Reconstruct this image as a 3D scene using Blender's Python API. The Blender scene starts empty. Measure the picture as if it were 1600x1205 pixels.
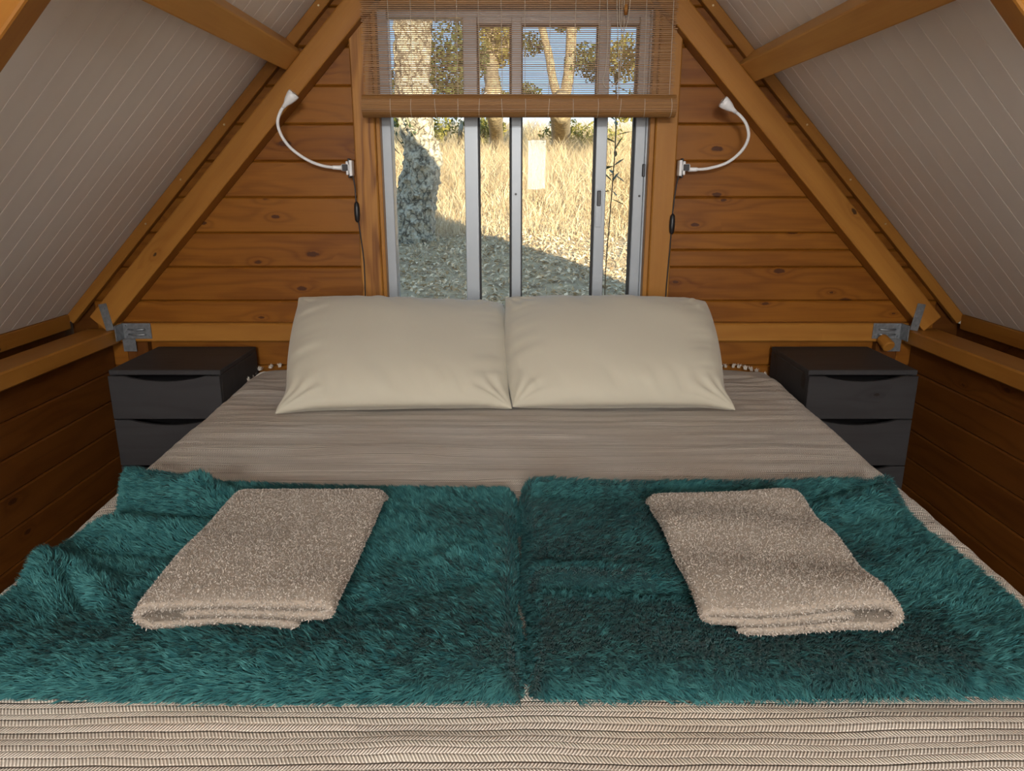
import bpy, bmesh, math, random
import numpy as np
from mathutils import Vector, Matrix, Euler

sc = bpy.context.scene
COL = sc.collection
random.seed(7)
rng = np.random.default_rng(11)
PI = math.pi

# ------------------------------------------------------------------ camera
CAM_Z = 1.2
cam_d = bpy.data.cameras.new('camera')
cam = bpy.data.objects.new('camera', cam_d)
COL.objects.link(cam)
cam_d.sensor_fit = 'HORIZONTAL'
cam_d.sensor_width = 36.0
cam_d.lens = 25.875
cam_d.clip_start = 0.02
cam.location = (0, 0, CAM_Z)
cam.rotation_euler = (math.radians(90 - 15.62), 0, 0)
sc.camera = cam

# ------------------------------------------------------------------ sky, sun, daylight
SUN_DIR = Vector((-0.31, 1.0, -0.205)).normalized()      # low late sun from behind the hut
world = bpy.data.worlds.new('world')
sc.world = world
world.use_nodes = True
wn = world.node_tree
wn.nodes.clear()
wtc = wn.nodes.new('ShaderNodeTexCoord')
wsep = wn.nodes.new('ShaderNodeSeparateXYZ')
wramp = wn.nodes.new('ShaderNodeValToRGB')
wramp.color_ramp.elements.remove(wramp.color_ramp.elements[1])
#        # clear sky: pale near the horizon, deeper blue overhead
for p_, c_ in ((0.0, (.95, .90, .82)), (0.06, (1.0, 1.02, 1.02)), (0.10, (.42, .70, 1.0)), (0.30, (.31, .54, .88)), (1.0, (.34, .50, .76))):
    e_ = wramp.color_ramp.elements[0] if p_ == 0.0 else wramp.color_ramp.elements.new(p_)
    e_.position = p_
    e_.color = (*c_, 1)
wbg = wn.nodes.new('ShaderNodeBackground')
wbg.inputs['Strength'].default_value = 1.4
wout = wn.nodes.new('ShaderNodeOutputWorld')
wn.links.new(wtc.outputs['Generated'], wsep.inputs[0])
wn.links.new(wsep.outputs[2], wramp.inputs[0])
wn.links.new(wramp.outputs[0], wbg.inputs[0])
wn.links.new(wbg.outputs[0], wout.inputs[0])

sun_d = bpy.data.lights.new('sun', 'SUN')
sun_d.energy = 13.0
sun_d.color = (1.0, 0.86, 0.64)
sun_d.angle = math.radians(0.6)
sun = bpy.data.objects.new('sun', sun_d)
COL.objects.link(sun)
sun.rotation_euler = SUN_DIR.to_track_quat('-Z', 'Y').to_euler()
sun.location = (3, -8, 6)

# daylight of the curtained window in the front gable, behind the photographer
day_d = bpy.data.lights.new('front_window_daylight', 'AREA')
day_d.shape = 'RECTANGLE'
day_d.size = 1.60
day_d.size_y = 0.90
day_d.energy = 24
day_d.color = (1.0, 0.965, 0.91)
day = bpy.data.objects.new('front_window_daylight', day_d)
COL.objects.link(day)
day.location = (0.0, -2.19, 1.12)
day.rotation_euler = (math.radians(90), 0, 0)
# the brighter gap between its curtains
gap_d = bpy.data.lights.new('curtain_gap_daylight', 'AREA')
gap_d.shape = 'RECTANGLE'
gap_d.size = 0.17
gap_d.size_y = 0.46
gap_d.energy = 14
gap_d.color = (1.0, 0.97, 0.93)
gap = bpy.data.objects.new('curtain_gap_daylight', gap_d)
COL.objects.link(gap)
gap.location = (0.24, -2.18, 1.34)
gap.rotation_euler = (math.radians(90), 0, 0)

# added fill light for the bed top, set before an unseen upper window
top_fill_d = bpy.data.lights.new('upper_fill_light', 'AREA')
top_fill_d.shape = 'RECTANGLE'
top_fill_d.size = 0.56
top_fill_d.size_y = 0.21
top_fill_d.energy = 66
top_fill_d.color = (1.0, 0.97, 0.93)
top_fill = bpy.data.objects.new('upper_fill_light', top_fill_d)
COL.objects.link(top_fill)
top_fill.location = (0.0, -2.20, 1.90)
top_fill.rotation_euler = (math.radians(84), 0, 0)

vs = sc.view_settings
vs.view_transform = 'Standard'
vs.look = 'None'
vs.gamma = 1.0
vs.use_curve_mapping = False
vs.exposure = 0.0

# ------------------------------------------------------------------ helpers: objects
def tag(o, label=None, cat=None, group=None, kind=None):
    if label: o['label'] = label
    if cat: o['category'] = cat
    if group: o['group'] = group
    if kind: o['kind'] = kind
    return o

def empty(name, loc=(0, 0, 0), rot=(0, 0, 0)):
    o = bpy.data.objects.new(name, None)
    o.empty_display_size = 0.05
    COL.objects.link(o)
    o.location = loc
    o.rotation_euler = rot
    return o

def link(name, me, mat=None, parent=None, loc=(0, 0, 0), rot=(0, 0, 0)):
    o = bpy.data.objects.new(name, me)
    COL.objects.link(o)
    if mat is not None and len(me.materials) == 0:
        me.materials.append(mat)
    o.location = loc
    o.rotation_euler = rot
    if parent is not None:
        o.parent = parent
    return o

def bm_mesh(bm, smooth=False):
    me = bpy.data.meshes.new('mesh')
    bmesh.ops.recalc_face_normals(bm, faces=bm.faces)
    bm.to_mesh(me)
    bm.free()
    if smooth:
        me.polygons.foreach_set('use_smooth', [True] * len(me.polygons))
    return me

def box_mesh(sx, sy, sz, bev=0.003, seg=1):
    bm = bmesh.new()
    bmesh.ops.create_cube(bm, size=1.0)
    for v in bm.verts:
        v.co = Vector((v.co.x * sx, v.co.y * sy, v.co.z * sz))
    if bev > 0:
        bmesh.ops.bevel(bm, geom=list(bm.edges), offset=bev, segments=seg, affect='EDGES', profile=0.5)
    return bm_mesh(bm)

def box(name, size, loc, mat, parent=None, rot=(0, 0, 0), bev=0.003, seg=1):
    return link(name, box_mesh(*size, bev=bev, seg=seg), mat, parent, loc, rot)

def bx(name, x0, x1, y0, y1, z0, z1, mat, parent=None, bev=0.003, grain=None):
    """axis aligned box from its limits; the longest side becomes local X so the wood grain follows it"""
    s = (x1 - x0, y1 - y0, z1 - z0)
    c = ((x0 + x1) / 2, (y0 + y1) / 2, (z0 + z1) / 2)
    k = grain if grain is not None else max(range(3), key=lambda i: s[i])
    if k == 0:
        return box(name, s, c, mat, parent, bev=bev)
    if k == 1:
        return box(name, (s[1], s[0], s[2]), c, mat, parent, rot=(0, 0, PI / 2), bev=bev)
    return box(name, (s[2], s[1], s[0]), c, mat, parent, rot=(0, -PI / 2, 0), bev=bev)

def prism_mesh(poly, depth, bev=0.003, axis='y', smooth=False):
    """poly: list of (a, b) in the local XZ plane, extruded along +Y by depth"""
    bm = bmesh.new()
    vs_ = [bm.verts.new((a, 0, b)) for a, b in poly]
    f = bm.faces.new(vs_)
    r = bmesh.ops.extrude_face_region(bm, geom=[f])
    for v in r['geom']:
        if isinstance(v, bmesh.types.BMVert):
            v.co.y += depth
    if bev > 0:
        es = [e for e in bm.edges if abs(e.verts[0].co.y - e.verts[1].co.y) < 1e-6]
        bmesh.ops.bevel(bm, geom=es, offset=bev, segments=1, affect='EDGES', profile=0.5)
    return bm_mesh(bm, smooth)

def add_prism(bm, poly, y0, y1):
    a = [bm.verts.new((p[0], y0, p[1])) for p in poly]
    b = [bm.verts.new((p[0], y1, p[1])) for p in poly]
    n = len(poly)
    bm.faces.new(a)
    bm.faces.new(b[::-1])
    for i in range(n):
        bm.faces.new((a[i], b[i], b[(i + 1) % n], a[(i + 1) % n]))

def tube_mesh(pts, rad, n=10, cap=True):
    """smooth tube along points; rad a number or a list"""
    pts = [Vector(p) for p in pts]
    m = len(pts)
    rads = rad if isinstance(rad, (list, tuple)) else [rad] * m
    bm = bmesh.new()
    rings = []
    up = Vector((0.123, 0.95, 0.28)).normalized()
    for i, p in enumerate(pts):
        t = (pts[min(i + 1, m - 1)] - pts[max(i - 1, 0)]).normalized()
        s = t.cross(up)
        if s.length < 1e-4:
            s = t.cross(Vector((1, 0, 0)))
        s.normalize()
        w = s.cross(t).normalized()
        up = w
        rings.append([bm.verts.new(p + (s * math.cos(2 * PI * k / n) + w * math.sin(2 * PI * k / n)) * rads[i]) for k in range(n)])
    for i in range(m - 1):
        for k in range(n):
            bm.faces.new((rings[i][k], rings[i][(k + 1) % n], rings[i + 1][(k + 1) % n], rings[i + 1][k]))
    if cap:
        bm.faces.new(rings[0][::-1])
        bm.faces.new(rings[-1])
    return bm_mesh(bm, True)

def smooth_path(pts, sub=6):
    """Catmull-Rom"""
    P = [Vector(p) for p in pts]
    P = [P[0] * 2 - P[1]] + P + [P[-1] * 2 - P[-2]]
    out = []
    for i in range(1, len(P) - 2):
        for k in range(sub):
            t = k / sub
            a, b, c, d = P[i - 1], P[i], P[i + 1], P[i + 2]
            out.append(0.5 * ((2 * b) + (c - a) * t + (2 * a - 5 * b + 4 * c - d) * t * t + (3 * b - a - 3 * c + d) * t ** 3))
    out.append(P[-2])
    return out

def cyl_mesh(r0, r1, h, n=20, bev=0.0):
    """along +Z from 0 to h"""
    bm = bmesh.new()
    a = [bm.verts.new((r0 * math.cos(2 * PI * k / n), r0 * math.sin(2 * PI * k / n), 0)) for k in range(n)]
    b = [bm.verts.new((r1 * math.cos(2 * PI * k / n), r1 * math.sin(2 * PI * k / n), h)) for k in range(n)]
    for k in range(n):
        bm.faces.new((a[k], a[(k + 1) % n], b[(k + 1) % n], b[k]))
    f1 = bm.faces.new(a[::-1])
    f2 = bm.faces.new(b)
    if bev > 0:
        es = list(f1.edges) + list(f2.edges)
        bmesh.ops.bevel(bm, geom=es, offset=bev, segments=2, affect='EDGES', profile=0.5)
    return bm_mesh(bm)

def np_mesh(V, F, smooth=True):
    """V (n,3) array, F: list of arrays of quads or tris"""
    me = bpy.data.meshes.new('mesh')
    V = np.asarray(V, dtype=np.float32)
    if not isinstance(F, list):
        F = [F]
    F = [np.asarray(f, dtype=np.int32) for f in F if len(f)]
    me.vertices.add(len(V))
    me.vertices.foreach_set('co', V.ravel())
    loops = np.concatenate([f.ravel() for f in F])
    tot = np.concatenate([np.full(len(f), f.shape[1], dtype=np.int32) for f in F])
    start = np.concatenate([[0], np.cumsum(tot)[:-1]]).astype(np.int32)
    me.loops.add(len(loops))
    me.loops.foreach_set('vertex_index', loops)
    me.polygons.add(len(tot))
    me.polygons.foreach_set('loop_start', start)
    me.polygons.foreach_set('loop_total', tot)
    me.polygons.foreach_set('use_smooth', np.full(len(tot), smooth))
    me.update(calc_edges=True)
    me.validate()
    return me

def grid_faces(n, m, wrap=False):
    """quads for an n x m vertex grid (index i*m+j); wrap closes j"""
    i = np.arange(n - 1)[:, None]
    mm = m if wrap else m - 1
    j = np.arange(mm)[None, :]
    j2 = (j + 1) % m
    a = i * m + j
    b = i * m + j2
    c = (i + 1) * m + j2
    d = (i + 1) * m + j
    return np.stack([a, b, c, d], -1).reshape(-1, 4)

# ------------------------------------------------------------------ helpers: noise in numpy
def _h(ix, iy, iz, seed):
    n = (ix.astype(np.int64) * 374761393 + iy.astype(np.int64) * 668265263 + iz.astype(np.int64) * 2147483647 + seed * 974634777) & 0xFFFFFFFF
    n = ((n ^ (n >> 13)) * 1274126177) & 0xFFFFFFFF
    n = (n ^ (n >> 16)) & 0xFFFFFFFF
    return n / 4294967295.0

def vnoise(x, y, z=None, seed=0):
    x = np.asarray(x, float); y = np.asarray(y, float)
    z = np.zeros_like(x) if z is None else np.asarray(z, float)
    ix, iy, iz = np.floor(x), np.floor(y), np.floor(z)
    fx, fy, fz = x - ix, y - iy, z - iz
    sx, sy, sz = [t * t * t * (t * (t * 6 - 15) + 10) for t in (fx, fy, fz)]
    r = 0
    for a in (0, 1):
        for b in (0, 1):
            for c in (0, 1):
                w = (sx if a else 1 - sx) * (sy if b else 1 - sy) * (sz if c else 1 - sz)
                r = r + w * _h(ix + a, iy + b, iz + c, seed)
    return r * 2 - 1

def fbm(x, y, z=None, seed=0, o=4):
    r = 0; a = 0.5; k = 1.0
    for i in range(o):
        r = r + a * vnoise(np.asarray(x) * k, np.asarray(y) * k, None if z is None else np.asarray(z) * k, seed + i * 17)
        a *= 0.5; k *= 2.03
    return r

def nrm(v):
    return v / np.maximum(np.linalg.norm(v, axis=-1, keepdims=True), 1e-9)

def blades(P, N, D, L, W, bend=0.5, curl=None):
    """P bases, N up direction at the base, D lean direction, L lengths, W widths -> V, [quads, tris]"""
    n = len(P)
    S = nrm(np.cross(N, D) + rng.normal(0, .35, (n, 3)))
    L = np.asarray(L)[:, None] * np.ones((n, 1)); W = np.asarray(W)[:, None] * np.ones((n, 1)) if np.ndim(W) else np.full((n, 1), W)
    mid = P + nrm(N * (1 - bend * .5) + D * bend * .6) * L * .5
    tip = mid + nrm(N * (1 - bend) + D * (bend + .15)) * L * .5
    if curl is not None:
        tip = tip + curl
    V = np.stack([P - S * W * .5, P + S * W * .5, mid - S * W * .42, mid + S * W * .42, tip], 1).reshape(-1, 3)
    b = np.arange(n)[:, None] * 5
    q = b + np.array([[0, 1, 3, 2]])
    t = b + np.array([[2, 3, 4]])
    return V, [q, t]

def set_rand(me, per, n):
    """one random grey per blade as a point colour attribute called 'rnd'"""
    r = np.repeat(rng.random(n), per)
    at = me.attributes.new('rnd', 'FLOAT', 'POINT')
    at.data.foreach_set('value', r.astype(np.float32))

# ------------------------------------------------------------------ helpers: materials
class NT:
    def __init__(self, name):
        self.m = bpy.data.materials.new(name)
        self.m.use_nodes = True
        self.t = self.m.node_tree
        self.b = self.t.nodes['Principled BSDF']
        self.out = self.t.nodes['Material Output']
    def n(self, typ, **kw):
        nd = self.t.nodes.new('ShaderNode' + typ)
        for k, v in kw.items():
            setattr(nd, k, v)
        return nd
    def put(self, sock, v):
        if isinstance(v, bpy.types.NodeSocket):
            self.t.links.new(v, sock)
        elif v is not None:
            sock.default_value = v
    def math(self, op, a, b=None, c=None, clamp=False):
        nd = self.n('Math', operation=op, use_clamp=clamp)
        self.put(nd.inputs[0], a)
        if b is not None: self.put(nd.inputs[1], b)
        if c is not None: self.put(nd.inputs[2], c)
        return nd.outputs[0]
    def sep(self, v):
        nd = self.n('SeparateXYZ'); self.put(nd.inputs[0], v)
        return nd.outputs[0], nd.outputs[1], nd.outputs[2]
    def comb(self, x, y, z):
        nd = self.n('CombineXYZ')
        for i, v in enumerate((x, y, z)): self.put(nd.inputs[i], v)
        return nd.outputs[0]
    def noise(self, vec, scale=1.0, detail=3.0, rough=0.55, dist=0.0):
        nd = self.n('TexNoise')
        self.put(nd.inputs['Vector'], vec)
        nd.inputs['Scale'].default_value = scale
        nd.inputs['Detail'].default_value = detail
        nd.inputs['Roughness'].default_value = rough
        nd.inputs['Distortion'].default_value = dist
        return nd.outputs['Fac']
    def smooth(self, v, a, b, c=0.0, d=1.0):
        nd = self.n('MapRange', interpolation_type='SMOOTHSTEP')
        self.put(nd.inputs['Value'], v)
        for k, x in (('From Min', a), ('From Max', b), ('To Min', c), ('To Max', d)):
            self.put(nd.inputs[k], x)
        return nd.outputs[0]
    def mix(self, f, a, b, blend='MIX'):
        nd = self.n('Mix', data_type='RGBA', blend_type=blend)
        self.put(nd.inputs[0], f)
        self.put(nd.inputs[6], a if isinstance(a, bpy.types.NodeSocket) else (*a, 1))
        self.put(nd.inputs[7], b if isinstance(b, bpy.types.NodeSocket) else (*b, 1))
        return nd.outputs[2]
    def bump(self, h, dist=0.002, strength=1.0, normal=None):
        nd = self.n('Bump')
        nd.inputs['Strength'].default_value = strength
        nd.inputs['Distance'].default_value = dist
        self.put(nd.inputs['Height'], h)
        if normal is not None: self.put(nd.inputs['Normal'], normal)
        self.t.links.new(nd.outputs[0], self.b.inputs['Normal'])
        return nd.outputs[0]
    def col(self, c): self.put(self.b.inputs['Base Color'], c if isinstance(c, bpy.types.NodeSocket) else (*c, 1))
    def set(self, **kw):
        for k, v in kw.items():
            self.put(self.b.inputs[k.replace('_', ' ')], v)

def srgb(r, g, b):
    f = lambda c: (c / 255 / 12.92) if c / 255 <= .04045 else ((c / 255 + .055) / 1.055) ** 2.4
    return (f(r), f(g), f(b))

def m_wood(name, light, dark, knot, knots=0.45, grain=1.0, rough=0.42, ringk=1.0):
    q = NT(name)
    tc = q.n('TexCoord'); oi = q.n('ObjectInfo')
    x, y, z = q.sep(tc.outputs['Object'])
    r = oi.outputs['Random']
    ox = q.math('MULTIPLY_ADD', r, 37.0, x)
    oy = q.math('MULTIPLY_ADD', r, 11.3, y)
    oz = q.math('MULTIPLY_ADD', r, 23.7, z)
    # knots: cells stretched along the grain
    kv = q.comb(q.math('MULTIPLY', ox, 4.0), q.math('MULTIPLY_ADD', oz, 9.5, q.math('MULTIPLY', oy, 6.0)), 0.0)
    vo = q.n('TexVoronoi', voronoi_dimensions='2D'); q.put(vo.inputs['Vector'], kv); vo.inputs['Scale'].default_value = 1.0
    d = vo.outputs['Distance']
    cr, cg, cb = q.sep(vo.outputs['Color'])
    has = q.smooth(cr, 1 - knots - .01, 1 - knots + .01)
    size = q.math('MULTIPLY_ADD', q.math('POWER', cg, 2.0), 0.085, 0.035)
    wob = q.noise(q.comb(q.math('MULTIPLY', ox, 60), q.math('MULTIPLY', oy, 60), q.math('MULTIPLY', oz, 60)), 1, 2)
    dk = q.math('MULTIPLY_ADD', q.math('SUBTRACT', wob, .5), 0.08, d)
    km = q.math('MULTIPLY', has, q.smooth(q.math('DIVIDE', dk, size), 1.15, .75))
    halo = q.math('MULTIPLY', has, q.math('EXPONENT', q.math('MULTIPLY', d, -7.0)))
    # growth lines bent round the knots
    low = q.noise(q.comb(q.math('MULTIPLY', ox, .9), q.math('MULTIPLY', oy, 6), q.math('MULTIPLY', oz, 6)), 1, 3)
    ph = q.math('ADD', q.math('MULTIPLY', low, 46.0 * ringk), q.math('MULTIPLY', halo, 16.0))
    ph = q.math('MULTIPLY_ADD', oz, 70.0 * ringk, ph)
    ring = q.math('MULTIPLY_ADD', q.math('SINE', ph), .5, .5)
    ring = q.math('POWER', ring, 2.2)
    fib = q.noise(q.comb(q.math('MULTIPLY', ox, 5), q.math('MULTIPLY', oy, 190), q.math('MULTIPLY', oz, 190)), 1, 2)
    mot = q.noise(q.comb(q.math('MULTIPLY', ox, 2.2), q.math('MULTIPLY', oy, 9), q.math('MULTIPLY', oz, 9)), 1, 3)
    f = q.math('ADD', q.math('MULTIPLY', ring, .36 * grain), q.math('MULTIPLY', q.math('SUBTRACT', fib, .5), .5 * grain))
    f = q.math('ADD', f, q.math('MULTIPLY', q.math('SUBTRACT', mot, .5), 1.0))
    f = q.math('ADD', f, q.math('MULTIPLY_ADD', r, .34, .02))
    f = q.math('ADD', f, q.math('MULTIPLY', halo, .35), clamp=True)
    c = q.mix(f, light, dark)
    c = q.mix(km, c, knot)
    q.col(c)
    q.set(Roughness=rough)
    q.put(q.b.inputs['Specular IOR Level'], .22)
    q.bump(q.math('ADD', q.math('MULTIPLY', ring, -.4), q.math('MULTIPLY', fib, .5)), 0.0006, .6)
    return q.m

def m_plain(name, c, rough=.5, metal=0.0, bumpscale=None, bumpd=.001, var=0.0, spec=None):
    q = NT(name)
    tc = q.n('TexCoord')
    if var or bumpscale:
        nz = q.noise(tc.outputs['Object'], bumpscale or 20.0, 4)
        if var:
            c2 = tuple(v * (1 - var) for v in c)
            q.col(q.mix(q.smooth(nz, .35, .65), c, c2))
        else:
            q.col(c)
        if bumpscale:
            q.bump(nz, bumpd, .7)
    else:
        q.col(c)
    q.set(Roughness=rough, Metallic=metal)
    if spec is not None:
        q.put(q.b.inputs['Specular IOR Level'], spec)
    return q.m

def m_fibre(name, a, b, rough=.7, sheen=.3, trans=0.0, noise_mix=None, spec=.3):
    """per blade colour between a and b"""
    q = NT(name)
    at = q.n('Attribute', attribute_name='rnd')
    c = q.mix(at.outputs['Fac'], a, b)
    if noise_mix is not None:
        tc = q.n('TexCoord')
        nz = q.noise(tc.outputs['Object'], noise_mix[1], 3)
        c = q.mix(q.smooth(nz, .38, .66), c, noise_mix[0])
    q.col(c)
    q.set(Roughness=rough)
    q.put(q.b.inputs['Sheen Weight'], sheen)
    q.put(q.b.inputs['Sheen Roughness'], .4)
    q.put(q.b.inputs['Specular IOR Level'], spec)
    if trans:
        tr = q.n('BsdfTranslucent'); q.put(tr.inputs[0], c)
        mx = q.n('MixShader'); mx.inputs[0].default_value = trans
        q.t.links.new(q.b.outputs[0], mx.inputs[1]); q.t.links.new(tr.outputs[0], mx.inputs[2])
        q.t.links.new(mx.outputs[0], q.out.inputs[0])
    return q.m

PINE = m_wood('honey_pine', (.250, .092, .0100), (.135, .039, .0035), (.070, .022, .006), knots=.58)
PINE2 = m_wood('smooth_pine_beam', (.370, .165, .030), (.230, .085, .012), (.060, .026, .008), knots=.12, grain=.6, ringk=.6)
PINE3 = m_wood('shaded_brown_pine', (.140, .048, .008), (.075, .022, .0035), (.050, .016, .005), knots=.35)  # brown pine, deepened to put the side walls' shade into the colour
PINE4 = m_wood('lit_pine_purlin', (.640, .340, .090), (.430, .190, .040), (.09, .03, .01), knots=.10, grain=.6, ringk=.6)  # beam pine lightened to put the purlins' bounce light into the colour
OLDPINE = m_wood('weathered_pine_post', (.400, .180, .038), (.170, .060, .011), (.070, .022, .006), knots=.15, grain=1.9, ringk=1.2)
GREYWOOD = m_wood('dark_grey_stained_wood', (.040, .039, .041), (.022, .020, .021), (.018, .012, .010), knots=.22, grain=.6, rough=.55)

def make_white_paint():
    q = NT('white_painted_board')
    tc = q.n('TexCoord'); oi = q.n('ObjectInfo')
    x, y, z = q.sep(tc.outputs['Object'])
    nz = q.noise(q.comb(q.math('MULTIPLY', x, 3), q.math('MULTIPLY', y, 8), z), 1, 3)
    q.col(q.mix(q.smooth(nz, .3, .75), (.87, .85, .815), (.83, .805, .77)))
    q.set(Roughness=.55)
    return q.m
WHITE_BOARD = make_white_paint()
PLASTIC_W = m_plain('white_plastic', (.78, .79, .80), .35)
PLASTIC_B = m_plain('black_plastic', (.012, .012, .014), .4)
ALU = m_plain('white_aluminium', (.33, .365, .40), .38, 0.15)
GASKET = m_plain('black_rubber', (.01, .01, .01), .6)
STEEL = m_plain('galvanised_steel', (.27, .29, .31), .45, .7, 60, .0006, .25)
SCREW = m_plain('brass_screw', (.75, .62, .40), .35, .9)
DARKGAP = m_plain('dark_felt_roof', (.02, .018, .016), .9)

def make_glass():
    q = NT('window_glass')
    t = q.t
    tr = q.n('BsdfTransparent'); tr.inputs[0].default_value = (.97, .985, .98, 1)
    gl = q.n('BsdfGlossy'); gl.inputs['Roughness'].default_value = .01
    fr = q.n('Fresnel'); fr.inputs[0].default_value = 1.16
    mx = q.n('MixShader')
    t.links.new(fr.outputs[0], mx.inputs[0]); t.links.new(tr.outputs[0], mx.inputs[1]); t.links.new(gl.outputs[0], mx.inputs[2])
    t.links.new(mx.outputs[0], q.out.inputs[0])
    return q.m
GLASS = make_glass()

# ------------------------------------------------------------------ room geometry constants
XC = 0.012            # middle of the hut
APEX = 2.421          # ceiling plane meets at this height
SL = 1.061            # roof slope dz/dx
TH = math.atan(SL)
CO, SI = math.cos(TH), math.sin(TH)
WALL_Y = 2.60
FRONT_Y = -2.30

def slope_x(z, off=0.0):
    """half width of the roof at height z (off moves perpendicular, + outward)"""
    return (APEX + off / CO - z) / SL

def on_slope(side, s, off):
    """point at distance s down the slope from the apex, off = perpendicular offset (+ outward)"""
    return XC + side * (s * CO + off * SI), APEX - s * SI + off * CO

def beta(side):
    return TH if side > 0 else PI - TH

# ---- floor
fl = bx('floor', -1.62, 1.64, FRONT_Y, WALL_Y + .02, -.06, 0, PINE3, bev=0, grain=1)
tag(fl, 'brown pine floor under the bed', kind='structure')
for i in range(12):
    x0 = -1.44 + i * .242
    bx('plank', x0, x0 + .24, FRONT_Y + .01, WALL_Y - .01, 0.0005, .014, PINE3, fl, bev=.002, grain=1)

# ---- gable wall with the window: backing slab plus planks
bm = bmesh.new()
hx = lambda z: slope_x(z, .03)
WX0, WX1, WZ0, WZ1 = -.452, .475, .70, 1.735
add_prism(bm, [(XC - 1.60, -.05), (WX0, -.05), (WX0, 1.735), (XC - hx(1.735), 1.735), (XC - 1.60, .76)], 2.622, 2.70)
add_prism(bm, [(WX1, -.05), (XC + 1.60, -.05), (XC + 1.60, .76), (XC + hx(1.735), 1.735), (WX1, 1.735)], 2.622, 2.70)
add_prism(bm, [(XC - hx(1.735), 1.735), (XC + hx(1.735), 1.735), (XC, APEX + .03)], 2.622, 2.70)
add_prism(bm, [(WX0, -.05), (WX1, -.05), (WX1, WZ0), (WX0, WZ0)], 2.622, 2.70)
wb = link('wall_back', bm_mesh(bm), PINE3)
tag(wb, 'pine plank gable wall behind the bed', kind='structure')
PZ = [.786 + .1187 * k for k in range(-7, 14)]
def wall_plank(poly):
    cx = sum(p[0] for p in poly) / len(poly); cz = sum(p[1] for p in poly) / len(poly)
    me = prism_mesh([(a - cx, b - cz) for a, b in poly], .021, .0045)
    link('plank', me, PINE, wb, (cx, WALL_Y, cz))
for k in range(len(PZ) - 1):
    z0, z1 = PZ[k] + .0006, PZ[k + 1] - .0006
    if z0 > APEX - .02: break
    e0, e1 = min(slope_x(z0), 1.50), min(max(slope_x(z1), .005), 1.50)
    if z1 < .70:
        wall_plank([(XC - e0, z0), (XC + e0, z0), (XC + e1, z1), (XC - e1, z1)])
    elif z1 < 1.74:
        wall_plank([(XC - e0, z0), (-.50, z0), (-.50, z1), (XC - e1, z1)])
        if abs(z0 - .905) < .01:       # one row on the right is made of two narrow boards
            zm = .964
            em = slope_x(zm)
            wall_plank([(.52, z0), (XC + e0, z0), (XC + em, zm - .0005), (.52, zm - .0005)])
            wall_plank([(.52, zm + .0005), (XC + em, zm + .0005), (XC + e1, z1), (.52, z1)])
        else:
            wall_plank([(.52, z0), (XC + e0, z0), (XC + e1, z1), (.52, z1)])
    else:
        wall_plank([(XC - e0, z0), (XC + e0, z0), (XC + e1, z1), (XC - e1, z1)])
bx('plank', -.45, .47, WALL_Y, WALL_Y + .021, .668, .70, PINE, wb)

# ---- front gable behind the photographer, with a curtained window that gives the room daylight
bm = bmesh.new()
add_prism(bm, [(XC - 1.60, -.05), (XC + 1.60, -.05), (XC + 1.60, .76), (XC, APEX + .03), (XC - 1.60, .76)], FRONT_Y - .06, FRONT_Y)
wf = link('wall_front', bm_mesh(bm), PINE3)
tag(wf, 'pine gable wall behind the photographer', kind='structure')

CURT = m_plain('white_curtain', (.80, .78, .74), .9)
for nm, x0, x1, z0, z1, lab in (('window_2', -.86, .86, .62, 1.62, 'curtained window in the gable behind the photographer'), ('added_upper_window', -.31, .31, 1.69, 2.10, 'small added upper window, unseen behind the photographer')):  # the upper one is added to carry the fill light
    w2 = empty(nm, ((x0 + x1) / 2, FRONT_Y, z0))
    tag(w2, lab, kind='structure')
    hw, hh_ = (x1 - x0) / 2, z1 - z0
    for a0, a1, c0, c1 in ((-hw, -hw + .04, 0, hh_), (hw - .04, hw, 0, hh_), (-hw + .04, hw - .04, 0, .04), (-hw + .04, hw - .04, hh_ - .04, hh_)):
        bx('frame', a0, a1, .001, .04, c0, c1, ALU, w2, bev=.002)
    halves = ((-hw + .04, .155), (.325, hw - .04)) if nm == 'window_2' else ((-hw + .04, hw - .04),)
    for a0, a1 in halves:
        n_ = 60
        xs_ = np.linspace(a0, a1, n_); ys_ = .055 + .010 * np.sin(xs_ * 70)
        Vc = np.concatenate([np.stack([xs_, ys_, np.full(n_, zz_)], -1) for zz_ in (.02, hh_ - .02)])
        link('curtain', np_mesh(Vc, grid_faces(2, n_)), CURT, w2)

# ---- side knee walls
for side, nm in ((-1, 'wall_left'), (1, 'wall_right')):
    bm = bmesh.new()
    pts = [(1.458, 0), (1.458, .635), (1.615, .635), (1.615, .70), (1.72, .59), (1.72, -.05), (1.458, -.05)]
    pts = [(side * a, b) for a, b in pts]
    add_prism(bm, pts, FRONT_Y, 2.70)
    w = link(nm, bm_mesh(bm), PINE3)
    tag(w, 'low brown pine plank wall on the %s of the bed' % ('left' if side < 0 else 'right'), kind='structure')
    for k in range(6):
        z0 = .018 + k * .1035
        bx('plank', *sorted((side * 1.440, side * 1.4575)), FRONT_Y + .005, 2.598, z0 + .0006, z0 + .1029, PINE3, w, bev=.0045, grain=1)

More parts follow.
